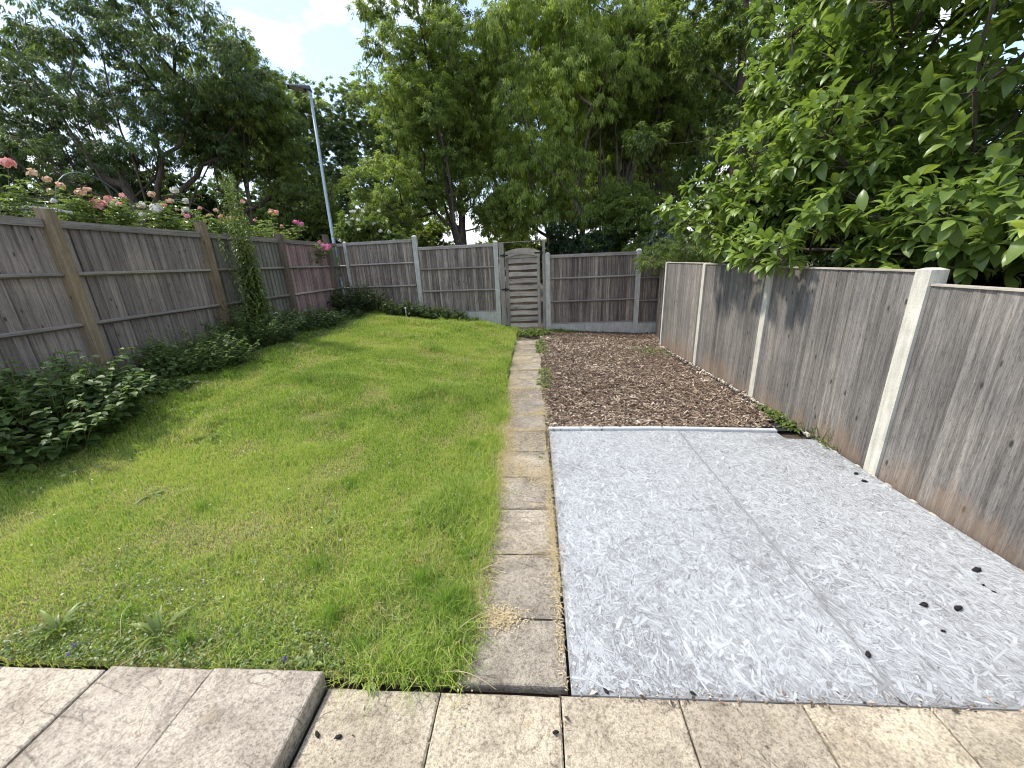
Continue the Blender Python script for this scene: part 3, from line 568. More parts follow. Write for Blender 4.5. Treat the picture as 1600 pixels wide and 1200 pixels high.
m = MB(); m.box(-0.31, -0.28, 9.215, 9.23, 0.10, 1.72, 0.2); m.build('centre_batten', m_gatez, GT)
m = MB(); m.box(-0.62, 0.03, 9.158, 9.17, 1.66, 1.76, 0.3); m.build('slat', m_gate, GT)
for z in (1.73, 0.98, 0.12):
    m = MB(); m.box(-0.80, -0.625, 9.128, 9.134, z - 0.016, z + 0.016); m.box(-0.725, -0.685, 9.12, 9.14, z - 0.04, z + 0.04); m.build('hinge', m_iron, GT)
m = MB(); m.box(-0.02, 0.17, 9.124, 9.134, 1.745, 1.775); m.box(0.10, 0.14, 9.11, 9.15, 1.72, 1.80); m.build('latch', m_iron, GT)

# ------------------------------------------------------------------ leaves
def unit(v): return v / (np.linalg.norm(v, axis=-1, keepdims=True) + 1e-9)
def leaf_mesh(name, P, A, Nn, ln, wd, tone, mat, parent, detail=0, fold=0.25, droop=0.2):
    "P base points, A axis, Nn rough up normal. detail 0: 2 quads folded rhombus-ish; 1: 3 rows curved leaf"
    n = len(P); A = unit(A); Sd = unit(np.cross(A, Nn)); Un = np.cross(Sd, A)
    ln = np.broadcast_to(ln, n)[:, None]; wd = np.broadcast_to(wd, n)[:, None]
    if detail == 0:
        V = np.stack([P, P + A * ln * 0.45 - Sd * wd / 2 + Un * wd * fold, P + A * ln - Un * ln * droop, P + A * ln * 0.45 + Sd * wd / 2 + Un * wd * fold], 1)
        k = np.arange(n)[:, None] * 4; F4 = k + np.array([0, 3, 2, 1]); T = np.repeat(tone, 4)
        return link_mesh(name, V.reshape(-1, 3), F4, None, T, mat, parent)
    rows = [(0.0, 0.0, 0.0), (0.22, 0.72, 0.02), (0.52, 1.0, 0.10), (0.80, 0.62, 0.45), (1.0, 0.0, 0.9)]
    Vs = []
    for a, w_, dr in rows[1:4]:
        c = P + A * ln * a - Un * ln * droop * dr
        Vs += [c - Sd * wd / 2 * w_ + Un * wd * w_ * fold, c, c + Sd * wd / 2 * w_ + Un * wd * w_ * fold]
    V = np.stack([P] + Vs + [P + A * ln - Un * ln * droop * 0.9], 1); k = np.arange(n)[:, None] * 11
    F4 = np.concatenate([k + np.array(f) for f in ((1, 2, 5, 4), (2, 3, 6, 5), (4, 5, 8, 7), (5, 6, 9, 8))]); F3 = np.concatenate([k + np.array(f) for f in ((0, 2, 1), (0, 3, 2), (7, 8, 10), (8, 9, 10))])
    return link_mesh(name, V.reshape(-1, 3), F4, F3, np.repeat(tone, 11), mat, parent, smooth=True)
def rdir(r, n): 
    v = r.standard_normal((n, 3)); return unit(v)

def ellipsoid_clumps(r, c, rad, n, cr, shell=0.55, zmin=None):
    c = np.array(c, float); rad = np.array(rad, float); out_ = []
    while len(out_) < n:
        d = rdir(r, 1)[0]; q = c + d * rad * (shell + (1 - shell) * r.random()) * (0.85 + 0.25 * r.random())
        if zmin is not None and q[2] < zmin: continue
        out_.append((*q, r.uniform(*cr)))
    return out_

def skeleton(r, base, top, r0, clumps, lean=(0, 0), sides=7, twist=0.06, reach=1.0):
    "trunk from base to top then limbs that reach every clump; pipe-model radii"
    base = np.array(base, float); top = np.array(top, float); nodes = [base]; par = [-1]; K = 7
    for i in range(1, K + 1):
        t = i / K; nodes.append(base * (1 - t) + top * t + np.array([*(r.normal(0, twist, 2)), 0])); par.append(len(nodes) - 2)
    first = max(2, K // 2); chains = [list(range(K + 1))]
    cl = sorted(clumps, key=lambda c: np.linalg.norm(np.array(c[:3]) - top))
    for c in cl:
        q = np.array(c[:3]); A = np.array(nodes); d = np.linalg.norm(A - q, axis=1)
        hd_ = np.hypot(A[:, 0] - q[0], A[:, 1] - q[1]); cost = d + np.maximum(A[:, 2] - q[2], 0) * 1.6 + 0.9 * np.maximum(hd_ - 1.1 * (q[2] - A[:, 2]), 0); cost[:first] += 5
        j = int(np.argmin(cost)); s_ = A[j]; L_ = d[j]; n = max(2, int(L_ / 0.45)); ch = [j]
        out_ = np.array([q[0] - s_[0], q[1] - s_[1], 0]) * 0.12
        for i in range(1, n + 1):
            t = i / n; p_ = s_ * (1 - t) + q * t + (np.array([0, 0, 0.14 * L_]) - out_ * 0.0) * math.sin(t * math.pi) * -0.4 + out_ * math.sin(t * math.pi) + r.normal(0, 0.035 * min(1, L_), 3) * (i < n)
            nodes.append(p_); par.append(ch[-1]); ch.append(len(nodes) - 1)
        chains.append(ch)
    rad = np.zeros(len(nodes)); tip = 0.013; kids = [[] for _ in nodes]
    for i, p_ in enumerate(par):
        if p_ >= 0: kids[p_].append(i)
    E_ = 2.35
    for i in range(len(nodes) - 1, -1, -1):
        rad[i] = tip if not kids[i] else (sum(rad[k_] ** E_ for k_ in kids[i])) ** (1 / E_) + 0.0006
    sc = r0 / rad[0]
    rad = tip * 0.7 + ((rad - tip) / max(rad[0] - tip, 1e-3)).clip(0, 1) ** 1.25 * (r0 - tip)
    m = MB()
    for ci, ch in enumerate(chains):
        pts = [nodes[i] for i in ch]; rr = [rad[i] for i in ch]
        if ci: rr[0] = rr[1]
        if ci == 0: rr[0] *= 1.25
        m.tube(pts, rr, sides if ci == 0 else (6 if rr[1] > 0.04 else 4), tone=0.5)
    return m

def tree(name, label, cat, base, top, r0, clumps, nleaf, leaf, lmat, bmat=m_bark, group=None, droop=0.35, flat=0.65, seed=1, detail=0, twigs=3, tonebase=0.5, stringy=0.0, stems=0):
    r = np.random.default_rng(seed); t = thing(name, label, cat, base, group)
    m = skeleton(r, base, top, r0, clumps)
    up = [c for c in clumps if c[2] > base[2] + 4.0]
    for _ in range(stems):       # slim extra stems fanning up from the stool
        c = up[r.integers(len(up))]; q = np.linspace(0, 1, 9)[:, None]; b0 = np.array(base) + [r.normal(0, 0.12), r.normal(0, 0.1), 0.0]; e = np.array(c[:3]); md = b0 * 0.55 + e * 0.45 + [0, -0.3, 0.9 + r.random()]
        m.tube((1 - q) ** 2 * b0 + 2 * q * (1 - q) * md + q ** 2 * e + r.normal(0, 0.05, (9, 3)) * np.sin(q * 3.14), np.linspace(r.uniform(0.04, 0.075), 0.012, 9), 6)
    for c in clumps:
        for _ in range(twigs):
            d = rdir(r, 1)[0]; d[2] = d[2] * 0.6 + 0.1; L_ = c[3] * r.uniform(0.6, 1.0); p0 = np.array(c[:3])
            m.tube([p0, p0 + d * L_ * 0.5 + [0, 0, 0.05], p0 + d * L_ - [0, 0, 0.08 * L_]], [0.013, 0.008, 0.003], 3)
    m.build('trunk', bmat, t, smooth=True)
    w = np.array([c[3] ** 2 for c in clumps]); w /= w.sum(); ci = r.choice(len(clumps), nleaf, p=w); C = np.array(clumps)[ci]
    # leaves sit on short sprays so the crown breaks into tufts
    ns = 26; sd_ = rdir(r, len(clumps) * ns).reshape(len(clumps), ns, 3); sr_ = r.random((len(clumps), ns)) ** 0.45
    si = r.integers(0, ns, nleaf); D = sd_[ci, si]; R_ = sr_[ci, si]
    ctr = D * (R_ * C[:, 3])[:, None] * np.array([1, 1, flat])
    spray = unit(D * [1, 1, 0.3] + [0, 0, -droop]); along = r.random(nleaf) ** 0.8
    P = C[:, :3] + ctr + spray * (along * (0.22 + stringy) * C[:, 3] * 0.9)[:, None] + r.normal(0, 1, (nleaf, 3)) * (0.055 * C[:, 3] + 0.015)[:, None] * [1, 1, 0.7]
    A = unit(spray + rdir(r, nleaf) * 0.75 + [0, 0, -droop * 0.5]); Nn = unit(rdir(r, nleaf) * 0.55 + [0, 0, 1.0])
    tn_c = r.normal(0, 0.13, len(clumps))[ci] + r.normal(0, 0.10, (len(clumps), ns))[ci, si]
    tn = (tonebase + tn_c + 0.12 * r.standard_normal(nleaf)).clip(0, 1)
    lf = r.uniform(0.65, 1.25, nleaf)
    leaf_mesh('foliage' if cat in ('shrub', 'bush') else 'crown', P, A, Nn, leaf[0] * lf, leaf[1] * lf, tn, lmat, t, detail)
    return t
def copy_tree(o, loc, rz, sc, label):
    c = o.copy(); COL.objects.link(c); c.location = loc; c.rotation_euler = (0, 0, rz); c.scale = (sc,) * 3; c['label'] = label
    for ch in list(o.children):
        k_ = ch.copy(); COL.objects.link(k_); k_.parent = c; k_.matrix_parent_inverse = ch.matrix_parent_inverse.copy()
    return c

EC = ellipsoid_clumps
TB = 'trees beyond the fences'
# big dark tree, left
r = np.random.default_rng(11)
cl = EC(r, (-14.8, 13.5, 7.6), (4.6, 3.0, 2.6), 46, (0.45, 0.85), 0.3) + EC(r, (-10.4, 13.2, 7.9), (2.7, 2.4, 2.2), 34, (0.4, 0.8), 0.3) + EC(r, (-16.8, 13, 5.0), (2.0, 2, 1.5), 14, (0.5, 0.8)) + EC(r, (-11.6, 13.6, 5.7), (1.9, 2, 0.9), 14, (0.4, 0.7)) + EC(r, (-14.2, 13.6, 5.4), (1.6, 2, 0.7), 9, (0.35, 0.6))
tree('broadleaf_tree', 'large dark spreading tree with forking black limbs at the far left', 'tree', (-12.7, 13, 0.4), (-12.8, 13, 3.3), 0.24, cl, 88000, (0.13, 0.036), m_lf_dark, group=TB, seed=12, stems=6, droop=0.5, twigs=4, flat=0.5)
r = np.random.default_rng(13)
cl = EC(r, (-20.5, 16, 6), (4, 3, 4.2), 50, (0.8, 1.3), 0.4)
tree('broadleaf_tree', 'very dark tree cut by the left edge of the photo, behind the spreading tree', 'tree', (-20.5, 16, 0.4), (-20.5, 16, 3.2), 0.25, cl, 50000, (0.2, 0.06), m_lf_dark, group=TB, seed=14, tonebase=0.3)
# second left tree
r = np.random.default_rng(15)
cl = EC(r, (-10.3, 15.2, 6.5), (2.6, 2.0, 3.0), 80, (0.4, 0.75), 0.3, 3.6) + EC(r, (-8.9, 15.6, 4.4), (1.5, 1.5, 1.6), 26, (0.35, 0.65))
tree('broadleaf_tree', 'mid-green tree with a V-shaped pair of thin trunks behind the rose arch', 'tree', (-10.55, 14.6, 0.3), (-10.75, 14.6, 4.2), 0.14, cl, 110000, (0.11, 0.034), m_lf_mid, group=TB, seed=16, stems=5, tonebase=0.3, droop=0.3, flat=0.6)
# poplars
r = np.random.default_rng(17)
cl = [(r.normal(0, 0.8) * (1 - 0.4 * (z / 11)), r.normal(0, 0.8), z, r.uniform(0.35, 0.7)) for z in np.linspace(2.2, 11.2, 64)]
pop = tree('poplar_tree', 'slender pale poplar just left of the lamp column', 'tree', (0, 0, 0), (0.1, 0, 9.6), 0.15, cl, 36000, (0.14, 0.07), m_lf_pop, m_bark, group='poplars in the distance behind the lamp', seed=18, droop=0.0, flat=1.1)
spots = [(-12.9, 24, .95, 'slender pale poplar just left of the lamp column'), (-11.2, 25, 1.0, 'slender pale poplar just right of the lamp column, under the blue gap'), (-9.7, 27, 1.02, 'poplar at the foot of the blue sky gap, second right of the lamp column'), (-14.8, 25, 0.98, 'poplar second to the left of the lamp column'), (-16.8, 27, 1.0, 'poplar third to the left of the lamp column'), (-8.2, 26, 0.98, 'poplar partly behind the first bright tree right of the sky gap'), (-18.9, 26, 1.02, 'poplar farthest left of the row, behind the V-trunk tree')]
for i, (x, y, s_, lb) in enumerate(spots):
    o = pop if i == 0 else copy_tree(pop, (0, 0, 0), 0, 1, lb)
    o.location = (x, y, 0); o.rotation_euler = (0, 0, i * 1.3); o.scale = (s_ * 1.15, s_ * 1.15, s_)
# middle tree
r = np.random.default_rng(19)
cl = EC(r, (-2.8, 13.3, 6.6), (1.95, 1.9, 2.9), 100, (0.32, 0.66), 0.4, 3.0) + EC(r, (-4.2, 13.0, 3.7), (1.5, 1.5, 1.1), 34, (0.3, 0.55)) + EC(r, (-1.6, 13.6, 3.6), (1.0, 1.2, 1.0), 16, (0.3, 0.5)) + [(-4.85, 13.1, 6.6, 0.35), (-4.75, 13, 7.0, 0.28), (-2.2, 13, 9.3, .6), (-3.2, 13, 9.4, .6)]
tree('broadleaf_tree', 'tall tree with dark forking trunk and yellow-green leaves behind the second far panel', 'tree', (-2.2, 13.2, 0), (-2.35, 13.2, 3.6), 0.11, cl, 150000, (0.10, 0.030), m_lf_mid, group=TB, seed=20, droop=0.25, flat=0.7, tonebase=0.55, stems=5)
# bright feathery tree
r = np.random.default_rng(21)
cl = EC(r, (0.2, 13.4, 6.4), (2.1, 1.8, 3.2), 110, (0.32, 0.62), 0.6, 2.5) + EC(r, (1.7, 13.8, 7.4), (1.9, 1.8, 2.2), 60, (0.32, 0.62)) + EC(r, (-0.7, 13.2, 3.2), (1.2, 1.0, 0.8), 22, (0.28, 0.5)) + EC(r, (1.5, 13.4, 3.4), (1.2, 1.0, 0.9), 22, (0.28, 0.5))
tree('willow_tree', 'dense bright green feathery tree straight above the garden gate', 'tree', (0.62, 14, 0), (0.5, 14, 3.2), 0.15, cl, 190000, (0.115, 0.024), m_lf_bright, m_barkl, group=TB, seed=22, droop=0.8, flat=0.8, stringy=0.2, tonebase=0.5, stems=8)
# behind to the right, multi-stemmed
r = np.random.default_rng(23)
for (bx, by, tx, rr, lb, sd_, tb) in ((2.9, 15.0, 3.1, 0.15, 'pale-barked many-stemmed tree right of the feathery tree', 24, 0.5), (4.7, 16.5, 4.6, 0.11, 'thin-stemmed tree with a fan of dark branches left of the tall dark trunk', 26, 0.5)):
    cl = EC(r, (tx, by, 7.4), (2.2, 1.9, 2.9), 80, (0.38, 0.7), 0.35, 4.0) + EC(r, (tx, by + 1.4, 4.0), (2.1, 1.0, 1.5), 26, (0.3, 0.55))
    tree('broadleaf_tree', lb, 'tree', (bx, by, 0), (tx, by, 2.0), rr, cl, 95000, (0.12, 0.035), m_lf_mid, m_barkl if rr > 0.13 else m_bark, group=TB, seed=sd_, tonebase=tb, twigs=5, stems=13)
# tall dark trunk
cl = [(5.35 + r.normal(0, 1.0), 12.6 + r.normal(0, 0.9), z, r.uniform(0.3, 0.6)) for z in np.linspace(4.2, 10.5, 50)]
tree('broadleaf_tree', 'tall tree with straight dark ivy-grown trunk beside the large-leaved tree', 'tree', (5.85, 12.3, 0), (5.15, 12.3, 9.5), 0.15, cl, 46000, (0.13, 0.045), m_lf_mid, group=TB, seed=28, tonebase=0.35)
# deeper backdrop of the wood on the right
r = np.random.default_rng(29)
for (bx, by, lb, tb, n_) in ((-0.6, 20, 'dim tree far back in the gap right of the middle tree', 0.45, 50000), (2.2, 21, 'dim tree far back behind the feathery tree', 0.4, 50000), (6.6, 20, 'dim tree far back behind the tall dark trunk', 0.45, 50000), (10.5, 18, 'dim tree far back behind the large-leaved tree', 0.4, 50000), (-4.2, 22, 'dim tree far back between the middle tree and the poplars', 0.45, 40000), (4.4, 22, 'dim tree far back between the pale-barked tree and the tall dark trunk', 0.5, 50000)):
    cl = EC(r, (bx, by, 7.6), (2.8, 2.2, 4.9), 80, (0.6, 1.05), 0.3, 2.4)
    tree('broadleaf_tree', lb, 'tree', (bx, by, 0), (bx + 0.2, by, 3.4), 0.16, cl, n_, (0.19, 0.065), m_lf_mid, group='trees far back in the wood', seed=int(bx * 10 + 90), tonebase=tb)
# understory
def bush(name, label, cat, c, rad, n, leaf, mat, seed, nl, cr=(0.2, 0.4), group=None, detail=0, zmin=None, droop=0.3, tb=0.5, z0=None, twigs=2, r0=0.04):
    r = np.random.default_rng(seed); zb = float(G(c[0], c[1])) if z0 is None else z0
    cl = EC(r, c, rad, n, cr, 0.4, zmin if zmin is not None else zb + 0.05)
    return tree(name, label, cat, (c[0], c[1], zb - 0.03), (c[0], c[1], zb + max(0.1, (c[2] - zb) * 0.5)), r0, cl, nl, leaf, mat, m_bark, group, droop, 0.7, seed + 1, detail, twigs, tb)
G3 = 'dark shrubs at the edge of the wood'
bush('shrub', 'dark evergreen shrub just above the gate latch side', 'shrub', (1.4, 12.2, 1.6), (1.1, 1.0, 1.1), 20, (0.1, 0.05), m_lf_ivy, 41, 20000, (0.3, 0.6), G3, z0=0)
bush('shrub', 'dark ivy-like shrub above the far right fence panel', 'shrub', (2.9, 12.6, 1.9), (1.3, 1.0, 1.5), 40, (0.1, 0.045), m_lf_mid, 43, 34000, (0.3, 0.6), G3, z0=0)
bush('shrub', 'blue-green conifer-like shrub left of the large-leaved tree', 'shrub', (3.7, 10.9, 1.5), (0.9, 0.8, 1.15), 24, (0.09, 0.018), m_lf_con, 45, 26000, (0.2, 0.45), G3, z0=0, tb=0.6)
bush('shrub', 'dark shrub low between the middle tree and the gate', 'shrub', (-0.7, 15.5, 1.9), (1.1, 0.9, 1.3), 26, (0.11, 0.055), m_lf_mid, 47, 20000, (0.3, 0.5), G3, z0=0)
bush('shrub', 'dark shrub low behind the second far panel, left of the middle trunk', 'shrub', (-4.2, 15.5, 2.0), (1.3, 0.9, 1.4), 26, (0.11, 0.055), m_lf_mid, 49, 20000, (0.3, 0.5), G3, z0=0)
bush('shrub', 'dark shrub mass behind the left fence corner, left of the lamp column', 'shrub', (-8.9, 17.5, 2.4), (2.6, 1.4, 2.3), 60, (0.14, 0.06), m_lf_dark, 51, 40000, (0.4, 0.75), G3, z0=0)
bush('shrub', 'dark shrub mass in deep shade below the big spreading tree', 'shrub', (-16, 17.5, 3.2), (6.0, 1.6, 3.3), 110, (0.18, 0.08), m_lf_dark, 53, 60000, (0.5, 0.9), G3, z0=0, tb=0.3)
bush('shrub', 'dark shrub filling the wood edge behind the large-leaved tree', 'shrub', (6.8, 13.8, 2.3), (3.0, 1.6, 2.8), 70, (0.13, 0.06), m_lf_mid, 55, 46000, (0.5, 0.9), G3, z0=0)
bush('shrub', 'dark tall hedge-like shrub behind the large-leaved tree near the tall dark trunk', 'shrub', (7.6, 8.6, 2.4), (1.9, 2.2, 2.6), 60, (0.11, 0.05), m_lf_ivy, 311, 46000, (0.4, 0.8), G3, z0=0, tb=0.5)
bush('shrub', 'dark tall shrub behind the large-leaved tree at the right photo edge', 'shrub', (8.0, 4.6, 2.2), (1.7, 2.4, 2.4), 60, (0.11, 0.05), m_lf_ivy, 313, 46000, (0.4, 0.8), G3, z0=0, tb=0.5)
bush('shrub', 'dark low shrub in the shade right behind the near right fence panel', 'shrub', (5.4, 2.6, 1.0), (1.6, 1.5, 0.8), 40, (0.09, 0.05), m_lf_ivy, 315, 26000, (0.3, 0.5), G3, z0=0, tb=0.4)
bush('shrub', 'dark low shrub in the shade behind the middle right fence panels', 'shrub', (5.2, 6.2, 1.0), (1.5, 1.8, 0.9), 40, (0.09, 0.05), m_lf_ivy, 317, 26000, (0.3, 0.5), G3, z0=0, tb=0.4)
bw = bush('flowering_shrub', 'rounded shrub dotted with white flowers behind the far left panel', 'shrub', (-4.6, 11.2, 2.1), (0.82, 0.7, 1.1), 40, (0.13, 0.055), m_lf_rose, 57, 15000, (0.2, 0.4), None, z0=0.3, tb=0.6)
bush('shrub', 'light green small-leaved shrub spilling over the far end of the right fence', 'shrub', (2.95, 8.4, 1.48), (0.8, 0.85, 0.34), 34, (0.035, 0.02), m_lf_rose, 59, 22000, (0.14, 0.28), None, z0=0, tb=0.45, zmin=1.25)

# large-leaved tree over the right fence
r = np.random.default_rng(61)
cl = EC(r, (4.35, 4.5, 3.4), (2.15, 2.5, 2.6), 250, (0.30, 0.52), 0.45, 1.5) + EC(r, (2.65, 5.3, 1.95), (0.75, 0.8, 0.42), 26, (0.22, 0.36), 0.3) + EC(r, (3.1, 4.4, 2.1), (0.8, 0.9, 0.6), 24, (0.25, 0.4), 0.4) \
   + EC(r, (3.9, 2.6, 2.1), (1.3, 0.9, 0.8), 26, (0.25, 0.42), 0.4, 1.45)
cl += [(2.75 + r.random() * 1.5, 2.6 + r.random() * 3.6, 1.5 + r.random() * 0.5, r.uniform(0.25, 0.38)) for _ in range(46)] + [(2.45, 4.15, 1.62, 0.26), (2.4, 4.45, 1.7, 0.26), (2.35, 4.8, 1.7, 0.24), (2.5, 3.8, 1.75, 0.26), (2.25, 4.1, 1.52, 0.2), (2.3, 4.4, 1.58, 0.2), (2.2, 3.85, 1.6, 0.18), (2.27, 4.05, 1.44, 0.16), (2.28, 4.3, 1.46, 0.16), (2.27, 3.8, 1.5, 0.16), (2.3, 4.6, 1.48, 0.16), (1.85, 5.5, 2.12, 0.24), (1.95, 5.3, 1.92, 0.24), (2.1, 5.1, 1.78, 0.24), (2.35, 5.3, 1.66, 0.24), (2.3, 4.9, 1.6, 0.2)]
cl += [(2.85 + r.random() * 0.9, 2.0 + r.random() * 1.6, 1.36 + r.random() * 0.35, r.uniform(0.22, 0.32)) for _ in range(22)] + [(3.0 + r.random() * 2.4, 1.9 + r.random() * 2.6, 1.45 + r.random() * 0.5, r.uniform(0.25, 0.4)) for _ in range(36)]
cl = [c for c in cl if c[0] > 1.75 and not (c[0] < 2.2 and c[2] > 2.6)]
RT_ = thing('fruit_tree', 'large-leaved fresh green tree leaning over the right-hand fence', 'tree', (4.3, 4.6, 0))
m = skeleton(r, (4.3, 4.6, 0), (4.2, 4.5, 1.5), 0.09, cl); 
P_, A_, N_, T_, Ls = [], [], [], [], []
for c in cl:
    c0 = np.array(c[:3]); nt_ = int(17 * (c[3] / 0.4) ** 1.6) ; tc0 = r.normal(0.5, 0.12)
    for _ in range(nt_):
        d = rdir(r, 1)[0]; d[2] = abs(d[2]) * 0.7 - 0.12; d /= np.linalg.norm(d); L_ = c[3] * r.uniform(0.55, 1.15); tip = c0 + d * L_ + [0, 0, 0.06 * L_]
        if r.random() < 0.5: m.tube([c0, c0 + d * L_ * 0.5, tip], [0.007, 0.005, 0.0025], 3)
        k_ = r.integers(5, 9); ph = r.random() * 6.28; e1 = np.cross(d, [0, 0, 1.]); e1 /= np.linalg.norm(e1) + 1e-6; e2 = np.cross(d, e1)
        for j in range(k_):
            a = ph + j * 2.4; s_ = j / k_; o_ = math.cos(a) * e1 + math.sin(a) * e2
            P_.append(tip - d * s_ * 0.09); A_.append(o_ * (0.9 - 0.3 * (1 - s_)) + d * (0.35 + 0.5 * (1 - s_)) + [0, 0, -0.25]); N_.append(np.array([0, 0, 1.]) + d * 0.35 + r.normal(0, 0.22, 3))
            T_.append(tc0 + r.normal(0, 0.13) + (0.28 if s_ < 0.25 else 0)); Ls.append(r.uniform(0.11, 0.205) * (0.65 + 0.35 * s_))
m.build('trunk', m_bark, RT_, smooth=True); Ls = np.array(Ls)
leaf_mesh('crown', np.array(P_), np.array(A_), np.array(N_), Ls, Ls * r.uniform(0.42, 0.56, len(Ls)), np.clip(T_, 0, 1), m_lf_big, RT_, 1, 0.16, 0.28)

# ------------------------------------------------------------------ bed plants along the left fence
def herb(name, label, c, rad, n_stem, leaf, mat, seed, hgt, lpn=9, group=None, tb=0.5, detail=1, spread=1.0):
    "stems rising from the soil around c with leaves all the way up"
    r = np.random.default_rng(seed); zb = float(G(*c)); t = thing(name, label, 'plant', (c[0], c[1], zb), group); m = MB(); P, A, Nn, T, Ls = [], [], [], [], []
    for s_ in range(n_stem):
        a = r.uniform(0, 6.28); rr = math.sqrt(r.random()); bx = c[0] + rad[0] * rr * math.cos(a); by = c[1] + rad[1] * rr * math.sin(a); z0 = float(G(bx, by)) - 0.02
        h = hgt * r.uniform(0.55, 1.1) * (1 - 0.5 * rr ** 2); d = np.array([math.cos(a) * rr * 0.35 * spread + r.normal(0, 0.12), math.sin(a) * rr * 0.35 * spread + r.normal(0, 0.12), 1.0])
        pts = [np.array([bx, by, z0]) + d * h * q + np.array([d[0], d[1], -0.35 * spread]) * h * 0.5 * q * q for q in (0, 0.35, 0.7, 1.0)]
        m.tube(pts, [0.004, 0.0035, 0.003, 0.002], 3, tone=r.random()); pt = np.array(pts); tc0 = r.normal(0, 0.12)
        for j in range(lpn):
            q = 0.15 + 0.85 * (j + r.random()) / lpn; f = q * 3; i = min(2, int(f)); p_ = pt[i] * (1 - (f - i)) + pt[i + 1] * (f - i); aa = r.uniform(0, 6.28)
            P.append(p_); A.append([math.cos(aa), math.sin(aa), r.uniform(-0.25, 0.45)]); Nn.append([r.normal(0, 0.25), r.normal(0, 0.25), 1.0]); T.append(tb + tc0 + r.normal(0, 0.12) + 0.2 * (q > 0.85)); Ls.append(r.uniform(0.6, 1.15) * (1.15 - 0.45 * q))
    m.build('stem', m_stem, t)['kind'] = 'stuff'; Ls = np.array(Ls)
    leaf_mesh('foliage', np.array(P), np.array(A), np.array(Nn), leaf[0] * Ls, leaf[1] * Ls, np.clip(T, 0, 1), mat, t, detail, 0.15, 0.25)
    return t
GB = 'leafy plants along the foot of the left fence'
herb('leafy_plant', 'broad-leaved dark green plant mass at the left edge below the first fence panel', (-4.3, 2.85), (0.5, 0.6), 260, (0.105, 0.07), m_lf_bed, 71, 0.85, 14, GB, 0.45)
herb('leafy_plant', 'low leafy plant mass in front of the first timber post', (-4.3, 3.65), (0.5, 0.4), 120, (0.085, 0.055), m_lf_bed, 72, 0.30, 10, GB, 0.4)
herb('leafy_plant', 'bushy nettle-like plant between the first and second timber posts', (-4.3, 4.5), (0.42, 0.48), 220, (0.08, 0.042), m_lf_bed, 73, 0.62, 13, GB, 0.55)
herb('leafy_plant', 'dense leafy plant around the foot of the second timber post', (-4.4, 5.8), (0.36, 0.5), 240, (0.075, 0.034), m_lf_bed, 74, 0.85, 16, GB, 0.4)
herb('leafy_plant', 'leafy bramble mound in front of the third timber post', (-4.4, 7.25), (0.4, 0.5), 170, (0.085, 0.045), m_lf_bed, 75, 0.55, 12, GB, 0.35)
herb('leafy_plant', 'small low plant mound between bramble and ivy near the pinkish panel', (-4.3, 8.35), (0.4, 0.5), 70, (0.09, 0.06), m_lf_ivy, 76, 0.35, 10, GB, 0.8)
herb('leafy_plant', 'dark low foliage between the nettle-like plant and the second timber post', (-4.45, 5.1), (0.36, 0.25), 45, (0.08, 0.045), m_lf_bed, 66, 0.28, 10, GB, 0.3)
herb('ivy_plant', 'dark ivy heaped in the far left corner of the fence', (-4.3, 9.2), (0.45, 0.4), 200, (0.08, 0.07), m_lf_ivy, 77, 0.9, 14, None, 0.6)
herb('ivy_plant', 'ivy mound at the foot of the far left panel', (-3.2, 9.15), (0.6, 0.25), 200, (0.07, 0.06), m_lf_ivy, 78, 0.48, 12, None, 0.9)
herb('ivy_plant', 'ivy mound at the foot of the second far panel beside the concrete post', (-2.25, 9.05), (0.55, 0.22), 170, (0.07, 0.055), m_lf_ivy, 79, 0.4, 12, None, 0.95)
herb('ivy_plant', 'thin straggling ivy in front of the pale gravel board left of the gate', (-1.6, 9.05), (0.35, 0.12), 45, (0.07, 0.05), m_lf_bed, 80, 0.22, 9, None, 0.4)
# tall willowherb
def tall_plant(name, label, x, y, h, n, seed, lm=m_lf_rose, w=0.13):
    r = np.random.default_rng(seed); zb = float(G(x, y)); t = thing(name, label, 'plant', (x, y, zb)); m = MB(); P, A, Nn, T, Ls = [], [], [], [], []
    for s_ in range(n):
        bx, by = x + r.normal(0, 0.07), y + r.normal(0, 0.09); hh = h * r.uniform(0.55, 1.0) if s_ else h; lx, ly = r.normal(0, 0.05, 2)
        pts = np.array([[bx + lx * q * q * hh, by + ly * q * q * hh, zb + hh * q] for q in np.linspace(0, 1, 8)]); m.tube(pts, np.linspace(0.006, 0.002, 8), 4, tone=0.8)
        nl = int(70 * hh)
        for j in range(nl):
            q = 0.08 + 0.9 * j / nl; p_ = np.array([np.interp(q * 7, range(8), pts[:, k_]) for k_ in range(3)]); a = j * 2.4 + r.normal(0, 0.3)
            P.append(p_); A.append([math.cos(a), math.sin(a), r.uniform(-0.5, 0.5)]); Nn.append([0, 0, 1.]); T.append(0.6 + r.normal(0, 0.15)); Ls.append((1.1 - 0.75 * q) * r.uniform(0.7, 1.2))
    m.build('stem', m_stem, t); Ls = np.array(Ls)
    leaf_mesh('foliage', np.array(P), np.array(A), np.array(Nn), w * Ls, w * 0.26 * Ls, np.clip(T, 0, 1), lm, t, 0, 0.12, 0.3); return t
tp = tall_plant('tall_weed', 'tall slender willowherb rising above the fence beside the second timber post', -4.5, 6.05, 2.6, 20, 81, w=0.17)
r = np.random.default_rng(82); 
zz = float(G(-4.5, 6.1))
